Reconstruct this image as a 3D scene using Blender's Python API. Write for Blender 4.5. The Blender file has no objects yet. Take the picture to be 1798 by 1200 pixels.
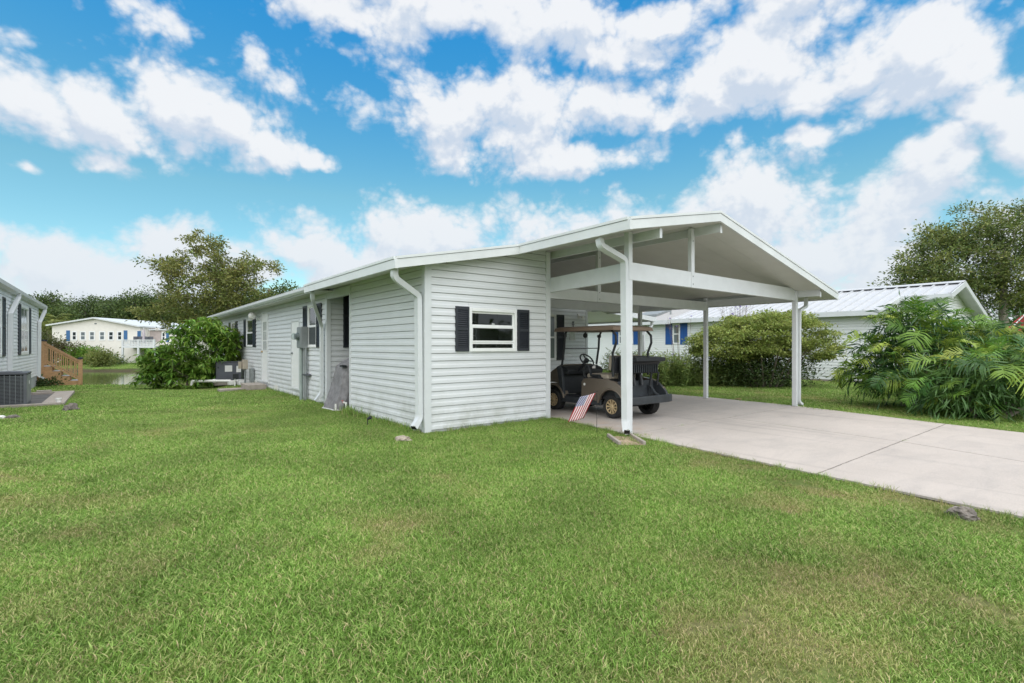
import bpy, math, random
import numpy as np
from mathutils import Vector, Matrix

# ------------------------------------------------------------------ camera, sky, sun, exposure
scene = bpy.context.scene
CAM = (-3.964, -7.275, 1.43)
YAW = math.radians(51.67)                      # viewing direction, anticlockwise from +X
cd = bpy.data.cameras.new('camera'); cam = bpy.data.objects.new('camera', cd)
scene.collection.objects.link(cam); scene.camera = cam
cam.location = CAM
cam.rotation_euler = (math.radians(90), 0, YAW - math.pi / 2)
cd.sensor_width = 36.0; cd.lens = 885.0 / 1798.0 * 36.0
cd.shift_y = 7.0 / 1798.0
cd.clip_end = 3000; cd.clip_start = 0.05
scene.view_settings.view_transform = 'Standard'; scene.view_settings.look = 'None'
scene.view_settings.gamma = 1; scene.view_settings.use_curve_mapping = False
scene.view_settings.exposure = 1.5

SUN_AZ = math.radians(-118); SUN_EL = math.radians(60)       # where the sun stands
sd = bpy.data.lights.new('sun', 'SUN'); sd.energy = 1.5; sd.angle = math.radians(115); sd.color = (1.0, 0.955, 0.91)
sun = bpy.data.objects.new('sun', sd); scene.collection.objects.link(sun)
sv = Vector((math.cos(SUN_AZ) * math.cos(SUN_EL), math.sin(SUN_AZ) * math.cos(SUN_EL), math.sin(SUN_EL)))
sun.rotation_euler = sv.to_track_quat('Z', 'Y').to_euler()

FW = (math.cos(YAW), math.sin(YAW)); RT = (math.sin(YAW), -math.cos(YAW))
def DR(d, r, z=0.0):                           # point at distance d along the view axis and r to its right
    return Vector((CAM[0] + d * FW[0] + r * RT[0], CAM[1] + d * FW[1] + r * RT[1], z))

def sky_dir(x, y):
    u = (x - 899) / 885.; v = (607 - y) / 885.
    dx = FW[0] + u * RT[0]; dy = FW[1] + u * RT[1]
    return math.atan2(dy, dx), math.atan2(v, math.hypot(dx, dy))

CLOUDS = [  # centre and half size of each puff of cloud, weight
 (50,172,110,58,1),(170,188,110,56,1),(310,205,120,68,1),(400,238,100,56,1),(480,265,70,32,1),(555,280,55,20,.9),
 (180,275,55,30,.95),(45,285,22,17,.7),(310,35,75,32,.45),(630,188,48,30,.45),(450,135,55,45,.4),(595,95,50,28,.35),
 (790,200,98,88,1),(900,190,130,72,1),(1050,182,130,62,1),(1000,285,145,36,1),(790,265,85,46,1),(900,252,90,50,.9),
 (600,15,150,42,.8),(780,25,200,62,.9),(960,50,190,66,.9),(1080,100,100,48,.85),(1180,30,120,40,.7),
 (1330,112,125,100,1),(1250,170,90,55,1),(1430,150,90,52,1),(1600,90,145,92,1),(1500,115,90,62,1),(1650,130,98,56,1),
 (1230,200,100,40,.9),(1420,185,70,20,.8),(1770,185,100,52,.9),(1800,240,70,80,.9),(1420,232,75,20,.7),(1288,250,26,26,.6),
 (60,455,130,74,1),(310,430,105,68,1),(400,480,200,60,1),(540,435,105,66,1),(750,425,135,82,1),(640,480,200,80,1),(1040,430,200,104,1),
 (1340,355,140,128,1),(1440,440,300,110,1),(1200,380,130,70,1),(1650,310,125,96,1),(1760,420,150,100,1),(200,500,400,60,1),(-60,420,120,60,1),
 (1900,380,150,150,1),(2000,150,130,90,1),(-120,150,120,60,.9)]

def build_world():
    w = bpy.data.worlds.new('World'); scene.world = w; w.use_nodes = True
    nt = w.node_tree; nt.nodes.clear()
    # ---- reusable field of cloud density
    g = bpy.data.node_groups.new('cloud_field', 'ShaderNodeTree')
    g.interface.new_socket('Vector', in_out='INPUT', socket_type='NodeSocketVector')
    g.interface.new_socket('Field', in_out='OUTPUT', socket_type='NodeSocketFloat')
    N = g.nodes; L = g.links
    gi = N.new('NodeGroupInput'); go = N.new('NodeGroupOutput')
    def val(s, v):
        if isinstance(v, (int, float)): s.default_value = v
        else: L.new(v, s)
    def M(op, a, b=None, c=None, clamp=False):
        n = N.new('ShaderNodeMath'); n.operation = op; n.use_clamp = clamp
        val(n.inputs[0], a)
        if b is not None: val(n.inputs[1], b)
        if c is not None: val(n.inputs[2], c)
        return n.outputs[0]
    # warp the direction a little so that outlines billow
    def noise(scale, detail, rough, vec):
        n = N.new('ShaderNodeTexNoise'); n.inputs['Scale'].default_value = scale
        n.inputs['Detail'].default_value = detail; n.inputs['Roughness'].default_value = rough
        L.new(vec, n.inputs['Vector']); return n
    nw = noise(5.5, 3, .55, gi.outputs[0])
    vs = N.new('ShaderNodeVectorMath'); vs.operation = 'SUBTRACT'; L.new(nw.outputs['Color'], vs.inputs[0]); vs.inputs[1].default_value = (.5, .5, .5)
    vm = N.new('ShaderNodeVectorMath'); vm.operation = 'SCALE'; L.new(vs.outputs[0], vm.inputs[0]); vm.inputs['Scale'].default_value = .085
    va = N.new('ShaderNodeVectorMath'); L.new(gi.outputs[0], va.inputs[0]); L.new(vm.outputs[0], va.inputs[1])
    sx = N.new('ShaderNodeSeparateXYZ'); L.new(va.outputs[0], sx.inputs[0])
    az = M('ARCTAN2', sx.outputs[1], sx.outputs[0])
    hy = M('SQRT', M('ADD', M('MULTIPLY', sx.outputs[0], sx.outputs[0]), M('MULTIPLY', sx.outputs[1], sx.outputs[1])))
    el = M('ARCTAN2', sx.outputs[2], hy)
    f = None
    for cx, cy, rx, ry, wgt in CLOUDS:
        a0, e0 = sky_dir(cx, cy); a1, _ = sky_dir(cx + rx, cy); _, e1 = sky_dir(cx, cy - ry)
        k_ = 1.12 if cy < 300 else 1.0; da = abs(a1 - a0) * k_; de = abs(e1 - e0) * k_
        qa = M('MULTIPLY_ADD', az, 1 / da, -a0 / da); qe = M('MULTIPLY_ADD', el, 1 / de, -e0 / de)
        d2 = M('MULTIPLY_ADD', qa, qa, M('MULTIPLY', qe, qe))
        q = M('MULTIPLY_ADD', M('SQRT', d2), -wgt, wgt)
        if f is None: f = q
        else:
            n = N.new('ShaderNodeMath'); n.operation = 'SMOOTH_MAX'; L.new(f, n.inputs[0]); L.new(q, n.inputs[1]); n.inputs[2].default_value = .12
            f = n.outputs[0]
    # low bank of cloud all round the horizon
    band = M('MULTIPLY_ADD', el, -9.0, 1.35)
    # generic cloud over the rest of the sky (overhead and behind the viewer)
    mp = N.new('ShaderNodeMapping'); mp.inputs['Scale'].default_value = (1, 1, 1.6); L.new(gi.outputs[0], mp.inputs[0])
    ng = noise(2.3, 6, .55, mp.outputs[0])
    hi = M('SMOOTH_MIN', M('MULTIPLY_ADD', el, 6.0, -4.0), 0.0, .1)      # above 38 degrees
    dd = M('MULTIPLY_ADD', sx.outputs[0], -FW[0], M('MULTIPLY', sx.outputs[1], -FW[1]))
    back = M('MULTIPLY_ADD', dd, 3.0, .6)
    side = M('MINIMUM', M('MAXIMUM', M('MULTIPLY_ADD', el, 6.0, -4.0), back), 0.0)
    gen = M('ADD', M('MULTIPLY_ADD', ng.outputs['Fac'], 5.0, -1.95), side)
    f = M('MAXIMUM', f, band); f = M('MAXIMUM', f, gen)
    f = M('MINIMUM', f, .95)
    n1 = noise(9.0, 9, .62, mp.outputs[0])
    f = M('ADD', f, M('MULTIPLY_ADD', n1.outputs['Fac'], 1.2, -.60))
    vo = N.new('ShaderNodeTexVoronoi'); vo.feature = 'F1'; vo.inputs['Scale'].default_value = 9.0; vo.inputs['Detail'].default_value = 3.5; vo.inputs['Roughness'].default_value = .6; vo.inputs['Lacunarity'].default_value = 2.2
    L.new(va.outputs[0], vo.inputs['Vector'])
    f = M('ADD', f, M('MULTIPLY_ADD', vo.outputs['Distance'], -.80, .86))
    n2 = noise(28.0, 6, .6, mp.outputs[0])
    f = M('ADD', f, M('MULTIPLY_ADD', n2.outputs['Fac'], .55, -.275))
    L.new(f, go.inputs[0])
    # ---- world tree
    N = nt.nodes; L = nt.links
    tc = N.new('ShaderNodeTexCoord')
    def grp(vec):
        n = N.new('ShaderNodeGroup'); n.node_tree = g; L.new(vec, n.inputs[0]); return n.outputs[0]
    f0 = grp(tc.outputs['Generated'])
    up = N.new('ShaderNodeVectorMath'); up.inputs[1].default_value = (0.0, -.01, .035); L.new(tc.outputs['Generated'], up.inputs[0])
    f1 = grp(up.outputs[0])
    def ramp(src, a, b, c0=0., c1=1.):
        n = N.new('ShaderNodeMapRange'); n.interpolation_type = 'SMOOTHSTEP'; L.new(src, n.inputs[0])
        for i, v in enumerate((a, b, c0, c1)): n.inputs[i + 1].default_value = v
        return n.outputs[0]
    dens = ramp(f0, -.22, .46)
    thick = ramp(f0, .1, .8)
    sub = N.new('ShaderNodeMath'); sub.operation = 'SUBTRACT'; L.new(f0, sub.inputs[0]); L.new(f1, sub.inputs[1])
    lit = ramp(sub.outputs[0], -.34, .30)          # towards the light the cloud thins out: its top is bright
    cm = N.new('ShaderNodeMix'); cm.data_type = 'RGBA'; L.new(lit, cm.inputs[0])
    cm.inputs[6].default_value = (3.35, 3.8, 4.45, 1); cm.inputs[7].default_value = (4.85, 4.95, 5.1, 1)
    hz = N.new('ShaderNodeMapRange'); sz0 = N.new('ShaderNodeSeparateXYZ'); L.new(tc.outputs['Generated'], sz0.inputs[0]); L.new(sz0.outputs[2], hz.inputs[0])
    hz.inputs[1].default_value = .06; hz.inputs[2].default_value = .34; hz.inputs[3].default_value = .88; hz.inputs[4].default_value = 0.
    ch = N.new('ShaderNodeMix'); ch.data_type = 'RGBA'; L.new(hz.outputs[0], ch.inputs[0]); L.new(cm.outputs[2], ch.inputs[6]); ch.inputs[7].default_value = (4.1, 4.4, 4.75, 1); cm = ch
    sky = N.new('ShaderNodeTexSky'); sky.sky_type = 'NISHITA'; sky.sun_disc = False
    sky.sun_elevation = SUN_EL; sky.sun_rotation = math.pi / 2 - SUN_AZ; sky.air_density = 1.0; sky.dust_density = .6; sky.ozone_density = 2.5
    hs = N.new('ShaderNodeHueSaturation'); hs.inputs['Saturation'].default_value = 1.32; hs.inputs['Value'].default_value = 1.5
    hs.inputs['Hue'].default_value = .487
    L.new(sky.outputs[0], hs.inputs['Color'])
    sz = N.new('ShaderNodeSeparateXYZ'); L.new(tc.outputs['Generated'], sz.inputs[0])
    cr = N.new('ShaderNodeValToRGB'); e = cr.color_ramp; L.new(sz.outputs[2], cr.inputs[0])
    e.elements[0].position = .12; e.elements[0].color = (.68, .66, .56, 1); e.elements[1].position = .52; e.elements[1].color = (.40, .76, .80, 1)
    x = e.elements.new(.27); x.color = (.90, .74, .56, 1)
    tint = N.new('ShaderNodeMix'); tint.data_type = 'RGBA'; tint.blend_type = 'MULTIPLY'; tint.inputs[0].default_value = 1
    L.new(hs.outputs[0], tint.inputs[6]); L.new(cr.outputs[0], tint.inputs[7])
    mx = N.new('ShaderNodeMix'); mx.data_type = 'RGBA'
    dm = N.new('ShaderNodeMath'); dm.operation = 'MULTIPLY'; L.new(dens, dm.inputs[0]); dm.inputs[1].default_value = .97
    L.new(dm.outputs[0], mx.inputs[0]); L.new(tint.outputs[2], mx.inputs[6]); L.new(cm.outputs[2], mx.inputs[7])
    bg = N.new('ShaderNodeBackground'); bg.inputs['Strength'].default_value = .066
    L.new(mx.outputs[2], bg.inputs['Color'])
    o = N.new('ShaderNodeOutputWorld'); L.new(bg.outputs[0], o.inputs[0])
    w.cycles.sampling_method = 'MANUAL'; w.cycles.sample_map_resolution = 512
build_world()

# ------------------------------------------------------------------ helpers
def srgb(r, g, b): return tuple(((c / 255.) / 12.92 if c / 255. <= .04045 else ((c / 255. + .055) / 1.055) ** 2.4) for c in (r, g, b))

def mat(name, col, rough=.5, var=.12, scale=3., bump=0., bscale=60., metal=0., spec=.5, col2=None, stretch=None, coat=0., island=0., transl=0., objvar=0., noise_detail=6):
    m = bpy.data.materials.new(name); m.use_nodes = True
    nt = m.node_tree; N = nt.nodes; L = nt.links; p = N['Principled BSDF']
    p.inputs['Roughness'].default_value = rough; p.inputs['Metallic'].default_value = metal
    p.inputs['Specular IOR Level'].default_value = spec; p.inputs['Coat Weight'].default_value = coat
    ge = N.new('ShaderNodeNewGeometry'); vec = ge.outputs['Position']
    if stretch:
        mp = N.new('ShaderNodeMapping'); mp.inputs['Scale'].default_value = stretch; L.new(vec, mp.inputs[0]); v2 = mp.outputs[0]
    else: v2 = vec
    n = N.new('ShaderNodeTexNoise'); n.inputs['Scale'].default_value = scale; n.inputs['Detail'].default_value = noise_detail; n.inputs['Roughness'].default_value = .6
    L.new(v2, n.inputs['Vector'])
    mr = N.new('ShaderNodeMapRange'); mr.inputs[1].default_value = .3; mr.inputs[2].default_value = .7; L.new(n.outputs['Fac'], mr.inputs[0])
    mx = N.new('ShaderNodeMix'); mx.data_type = 'RGBA'; L.new(mr.outputs[0], mx.inputs[0])
    c2 = col2 or tuple(min(1, c * (1 + var)) for c in col)
    c1 = col if col2 else tuple(c * (1 - var) for c in col)
    mx.inputs[6].default_value = (*c1, 1); mx.inputs[7].default_value = (*c2, 1)
    out = mx.outputs[2]
    if island or objvar:
        hs = N.new('ShaderNodeHueSaturation'); L.new(out, hs.inputs['Color'])
        if island: src = ge.outputs['Random Per Island']; amt = island
        else: src = N.new('ShaderNodeObjectInfo').outputs['Random']; amt = objvar
        r = N.new('ShaderNodeMapRange'); r.inputs[3].default_value = 1 - amt; r.inputs[4].default_value = 1 + amt; L.new(src, r.inputs[0])
        L.new(r.outputs[0], hs.inputs['Value'])
        r2 = N.new('ShaderNodeMapRange'); r2.inputs[3].default_value = .5 - amt * .06; r2.inputs[4].default_value = .5 + amt * .05
        fr = N.new('ShaderNodeMath'); fr.operation = 'FRACT'; ml = N.new('ShaderNodeMath'); ml.operation = 'MULTIPLY'; L.new(src, ml.inputs[0]); ml.inputs[1].default_value = 17.3
        L.new(ml.outputs[0], fr.inputs[0]); L.new(fr.outputs[0], r2.inputs[0]); L.new(r2.outputs[0], hs.inputs['Hue'])
        out = hs.outputs[0]
    L.new(out, p.inputs['Base Color'])
    if bump:
        b = N.new('ShaderNodeBump'); b.inputs['Strength'].default_value = bump; b.inputs['Distance'].default_value = .01
        n2 = N.new('ShaderNodeTexNoise'); n2.inputs['Scale'].default_value = bscale; n2.inputs['Detail'].default_value = 5; L.new(v2, n2.inputs['Vector'])
        L.new(n2.outputs['Fac'], b.inputs['Height']); L.new(b.outputs[0], p.inputs['Normal'])
    if transl:
        t = N.new('ShaderNodeBsdfTranslucent'); L.new(out, t.inputs[0]); ms = N.new('ShaderNodeMixShader'); ms.inputs[0].default_value = transl
        L.new(p.outputs[0], ms.inputs[1]); L.new(t.outputs[0], ms.inputs[2])
        L.new(ms.outputs[0], N['Material Output'].inputs[0])
    return m

class MB:
    def __init__(s): s.v = []; s.f = []
    def add(s, vs, fs):
        b = len(s.v); s.v += [tuple(v) for v in vs]; s.f += [tuple(i + b for i in f) for f in fs]; return s
    def box(s, x0, x1, y0, y1, z0, z1):
        return s.add([(x0,y0,z0),(x1,y0,z0),(x1,y1,z0),(x0,y1,z0),(x0,y0,z1),(x1,y0,z1),(x1,y1,z1),(x0,y1,z1)],
                     [(0,3,2,1),(4,5,6,7),(0,1,5,4),(1,2,6,5),(2,3,7,6),(3,0,4,7)])
    def prism(s, poly, ext):                     # poly: list of 3d points, ext: vector
        n = len(poly); e = Vector(ext); a = [Vector(p) for p in poly]
        return s.add(a + [p + e for p in a], [tuple(range(n - 1, -1, -1)), tuple(range(n, 2 * n))] + [(i, (i + 1) % n, n + (i + 1) % n, n + i) for i in range(n)])
    def tube(s, pts, rad, seg=8, caps=True, sq=None):      # round tube along a path; sq=(w,h) for a rectangular one
        P = [Vector(p) for p in pts]; n = len(P)
        if not isinstance(rad, (list, tuple)): rad = [rad] * n
        if sq: ring0 = [(-.5, -.5), (.5, -.5), (.5, .5), (-.5, .5)]; seg = 4
        T = []
        for i in range(n):
            t = (P[min(i + 1, n - 1)] - P[max(i - 1, 0)])
            T.append(t.normalized() if t.length > 1e-9 else Vector((0, 0, 1)))
        ref = Vector((0, 0, 1)) if abs(T[0].z) < .9 else Vector((1, 0, 0))
        u = T[0].cross(ref).normalized(); vs = []
        for i in range(n):
            u = (u - T[i] * u.dot(T[i])).normalized(); w = T[i].cross(u)
            for k in range(seg):
                if sq: a, b = ring0[k][0] * sq[0], ring0[k][1] * sq[1]
                else: a, b = rad[i] * math.cos(2 * math.pi * k / seg), rad[i] * math.sin(2 * math.pi * k / seg)
                vs.append(P[i] + u * a + w * b)
        fs = [(i * seg + k, i * seg + (k + 1) % seg, (i + 1) * seg + (k + 1) % seg, (i + 1) * seg + k) for i in range(n - 1) for k in range(seg)]
        if caps: fs += [tuple(range(seg - 1, -1, -1)), tuple((n - 1) * seg + k for k in range(seg))]
        return s.add(vs, fs)
    def lathe(s, prof, c, axis, seg=24, caps=True):         # prof: (radius, offset along axis)
        ax = Vector(axis).normalized(); ref = Vector((0, 0, 1)) if abs(ax.z) < .9 else Vector((1, 0, 0))
        u = ax.cross(ref).normalized(); w = ax.cross(u); c = Vector(c); vs = []
        for r, o in prof:
            for k in range(seg): vs.append(c + ax * o + (u * math.cos(2 * math.pi * k / seg) + w * math.sin(2 * math.pi * k / seg)) * r)
        n = len(prof)
        fs = [(i * seg + k, i * seg + (k + 1) % seg, (i + 1) * seg + (k + 1) % seg, (i + 1) * seg + k) for i in range(n - 1) for k in range(seg)]
        if caps and prof[0][0] > 1e-6: fs.append(tuple(range(seg - 1, -1, -1)))
        if caps and prof[-1][0] > 1e-6: fs.append(tuple((n - 1) * seg + k for k in range(seg)))
        return s.add(vs, fs)
    def mesh(s, name, m, smooth=False):
        me = bpy.data.meshes.new(name); me.from_pydata(s.v, [], s.f); me.materials.append(m)
        if smooth: me.polygons.foreach_set('use_smooth', [True] * len(me.polygons))
        return me
    def obj(s, name, m, parent=None, smooth=False, bevel=0., **k):
        o = link(name, s.mesh(name, m, smooth), parent, **k)
        if smooth or bevel:
            import bmesh
            bm = bmesh.new(); bm.from_mesh(o.data); bmesh.ops.recalc_face_normals(bm, faces=bm.faces); bm.to_mesh(o.data); bm.free()
        if bevel:
            b = o.modifiers.new('bevel', 'BEVEL'); b.width = bevel; b.segments = 2; b.limit_method = 'ANGLE'; b.angle_limit = math.radians(40)
            o.data.polygons.foreach_set('use_smooth', [True] * len(o.data.polygons))
            b.harden_normals = True
        elif smooth:
            try:
                o.data.set_sharp_from_angle(angle=math.radians(42))
            except Exception: pass
        return o

def link(name, data, parent=None, loc=(0, 0, 0), rz=0., kind=None, label=None):
    o = bpy.data.objects.new(name, data); scene.collection.objects.link(o)
    if parent: o.parent = parent
    o.location = loc; o.rotation_euler = (0, 0, rz)
    if kind: o['kind'] = kind
    if label: o['label'] = label
    return o

def thing(name, label, cat, loc=(0, 0, 0), rz=0., group=None):
    return tag(link(name, None, None, loc, rz), label, cat, group)
def tag(o, label, cat, group=None):
    o['label'] = label; o['category'] = cat
    if group: o['group'] = group
    return o

# ------------------------------------------------------------------ materials
def siding_material(name, col, dirt=.35):
    m = mat(name, col, rough=.45, var=.035, scale=1.3, stretch=(1, 1, 3), objvar=.025)
    nt = m.node_tree; N = nt.nodes; L = nt.links; p = N['Principled BSDF']
    src = p.inputs['Base Color'].links[0].from_socket
    ge = N.new('ShaderNodeNewGeometry'); sp = N.new('ShaderNodeSeparateXYZ'); L.new(ge.outputs['Position'], sp.inputs[0])
    n = N.new('ShaderNodeTexNoise'); n.inputs['Scale'].default_value = 2.2; n.inputs['Detail'].default_value = 8; n.inputs['Roughness'].default_value = .7
    L.new(ge.outputs['Position'], n.inputs['Vector'])
    a = N.new('ShaderNodeMapRange'); a.inputs[1].default_value = .75; a.inputs[2].default_value = 0.; L.new(sp.outputs[2], a.inputs[0])
    b = N.new('ShaderNodeMapRange'); b.inputs[1].default_value = .42; b.inputs[2].default_value = .75; L.new(n.outputs['Fac'], b.inputs[0])
    k = N.new('ShaderNodeMath'); k.operation = 'MULTIPLY_ADD'; L.new(a.outputs[0], k.inputs[0]); k.inputs[1].default_value = 1.3; k.inputs[2].default_value = .18
    k2 = N.new('ShaderNodeMath'); k2.operation = 'MULTIPLY'; L.new(k.outputs[0], k2.inputs[0]); L.new(b.outputs[0], k2.inputs[1])
    k3 = N.new('ShaderNodeMath'); k3.operation = 'MULTIPLY'; L.new(k2.outputs[0], k3.inputs[0]); k3.inputs[1].default_value = dirt
    mx = N.new('ShaderNodeMix'); mx.data_type = 'RGBA'; L.new(k3.outputs[0], mx.inputs[0]); L.new(src, mx.inputs[6]); mx.inputs[7].default_value = (.30, .31, .24, 1)
    L.new(mx.outputs[2], p.inputs['Base Color'])
    return m
M_SIDE = siding_material('grey_vinyl', (.655, .675, .685), .5)
M_SIDEN = siding_material('white_vinyl', (.76, .78, .77), .2)
M_SIDEL = siding_material('pale_vinyl', (.80, .81, .82), .2)
M_CREAM = mat('cream_siding', (.76, .73, .665), var=.04)
M_WHITE = mat('white_painted_aluminium', (.62, .645, .65), rough=.35, var=.05, scale=4)
M_ROOFW = mat('white_roof_aluminium', (.65, .675, .67), rough=.45, var=.09, scale=1.5)
M_SOFF = mat('roof_underside', (.60, .60, .56), rough=.55, var=.04)
M_WINW = mat('white_window_vinyl', (.80, .81, .80), rough=.35, var=.03)
M_BLACK = mat('black_shutter', (.022, .026, .034), rough=.45, var=.2)
M_BLUE = mat('blue_shutter', (.015, .085, .30), rough=.5, var=.1)
M_BLUEF = mat('faded_blue_shutter', (.045, .14, .30), rough=.6, var=.1)
M_GLASS = mat('dark_window_glass', (.035, .045, .05), rough=.04, var=.3, scale=1.5, spec=.9)
M_BLIND = mat('window_with_blinds', (.16, .19, .20), rough=.12, var=.1, scale=8, spec=.8, stretch=(.2, .2, 8))
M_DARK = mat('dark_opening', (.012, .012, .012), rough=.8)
M_MIDGREY = mat('grey_skirting', (.40, .41, .40), rough=.7, var=.15)  # even mid grey for skirting, foundation and the walls behind the boards
M_SHING = mat('grey_shingles', (.30, .30, .30), rough=.9, var=.25, scale=14, bump=.4)
M_SHINGP = mat('pale_shingles', (.36, .355, .345), rough=.9, var=.22, scale=16, bump=.4)
M_METROOF = mat('white_metal_roof', (.49, .505, .52), rough=.4, var=.06)
M_CONC = None
M_GREYM = mat('grey_metal', (.24, .26, .26), rough=.45, var=.12, scale=6, metal=.2)
M_GREYD = mat('dark_grey_enamel', (.085, .09, .105), rough=.45, var=.15)
M_ACGR = mat('ac_louvers', (.12, .13, .14), rough=.5, var=.15)
M_PIPE = mat('green_grey_conduit', (.27, .32, .30), rough=.5, var=.12)
M_PVC = mat('white_pvc', (.72, .71, .68), rough=.4, var=.1)
M_WOOD = mat('stained_lumber', (.46, .27, .13), rough=.65, var=.28, scale=9, stretch=(1, 1, 6), bump=.2)
M_TREAD = mat('grey_tread', (.32, .33, .34), rough=.7)
M_COVER = mat('grey_fabric_cover', (.19, .185, .19), rough=.85, var=.28, scale=9, bump=.6, bscale=30)
M_STONE = mat('pitted_rock', (.17, .15, .13), rough=.95, var=.5, scale=14, bump=1., bscale=40)
M_STONEP = mat('pale_rock', (.36, .31, .25), rough=.95, var=.3, scale=10, bump=.8, bscale=40)
M_CARTB = mat('champagne_paint', (.20, .165, .13), rough=.35, var=.06, metal=.5, coat=.4)
M_CARTR = mat('beige_cart_roof', (.24, .175, .13), rough=.55, var=.1)
M_PLAST = mat('black_plastic', (.016, .018, .021), rough=.5, var=.25, scale=6)
M_PLASTG = mat('grey_black_plastic', (.032, .037, .042), rough=.5, var=.25, scale=6)
M_RUB = mat('rubber', (.014, .014, .014), rough=.8, var=.3, scale=8)
M_RIM = mat('tan_alloy', (.50, .38, .22), rough=.4, var=.1, metal=.25)
M_SEAT = mat('beige_vinyl', (.38, .33, .26), rough=.6, var=.1)
M_SHIELD = None
M_GRND = None

def glassy(name, tint, amount):
    m = bpy.data.materials.new(name); m.use_nodes = True; N = m.node_tree.nodes; L = m.node_tree.links; N.clear()
    t = N.new('ShaderNodeBsdfTransparent'); t.inputs[0].default_value = (*tint, 1)
    g = N.new('ShaderNodeBsdfGlossy'); g.inputs['Roughness'].default_value = .02
    lw = N.new('ShaderNodeLayerWeight'); lw.inputs[0].default_value = .5
    pw = N.new('ShaderNodeMath'); pw.operation = 'POWER'; pw.inputs[1].default_value = 4; L.new(lw.outputs['Facing'], pw.inputs[0])
    a = N.new('ShaderNodeMath'); a.operation = 'MULTIPLY_ADD'; a.inputs[1].default_value = .7; a.inputs[2].default_value = amount; a.use_clamp = True; L.new(pw.outputs[0], a.inputs[0])
    ms = N.new('ShaderNodeMixShader'); L.new(a.outputs[0], ms.inputs[0]); L.new(t.outputs[0], ms.inputs[1]); L.new(g.outputs[0], ms.inputs[2])
    o = N.new('ShaderNodeOutputMaterial'); L.new(ms.outputs[0], o.inputs[0]); return m
M_CLEAR = glassy('clear_glass', (.82, .86, .85), .05)
M_SHIELD = glassy('cart_windshield', (.9, .92, .92), .02)

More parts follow.
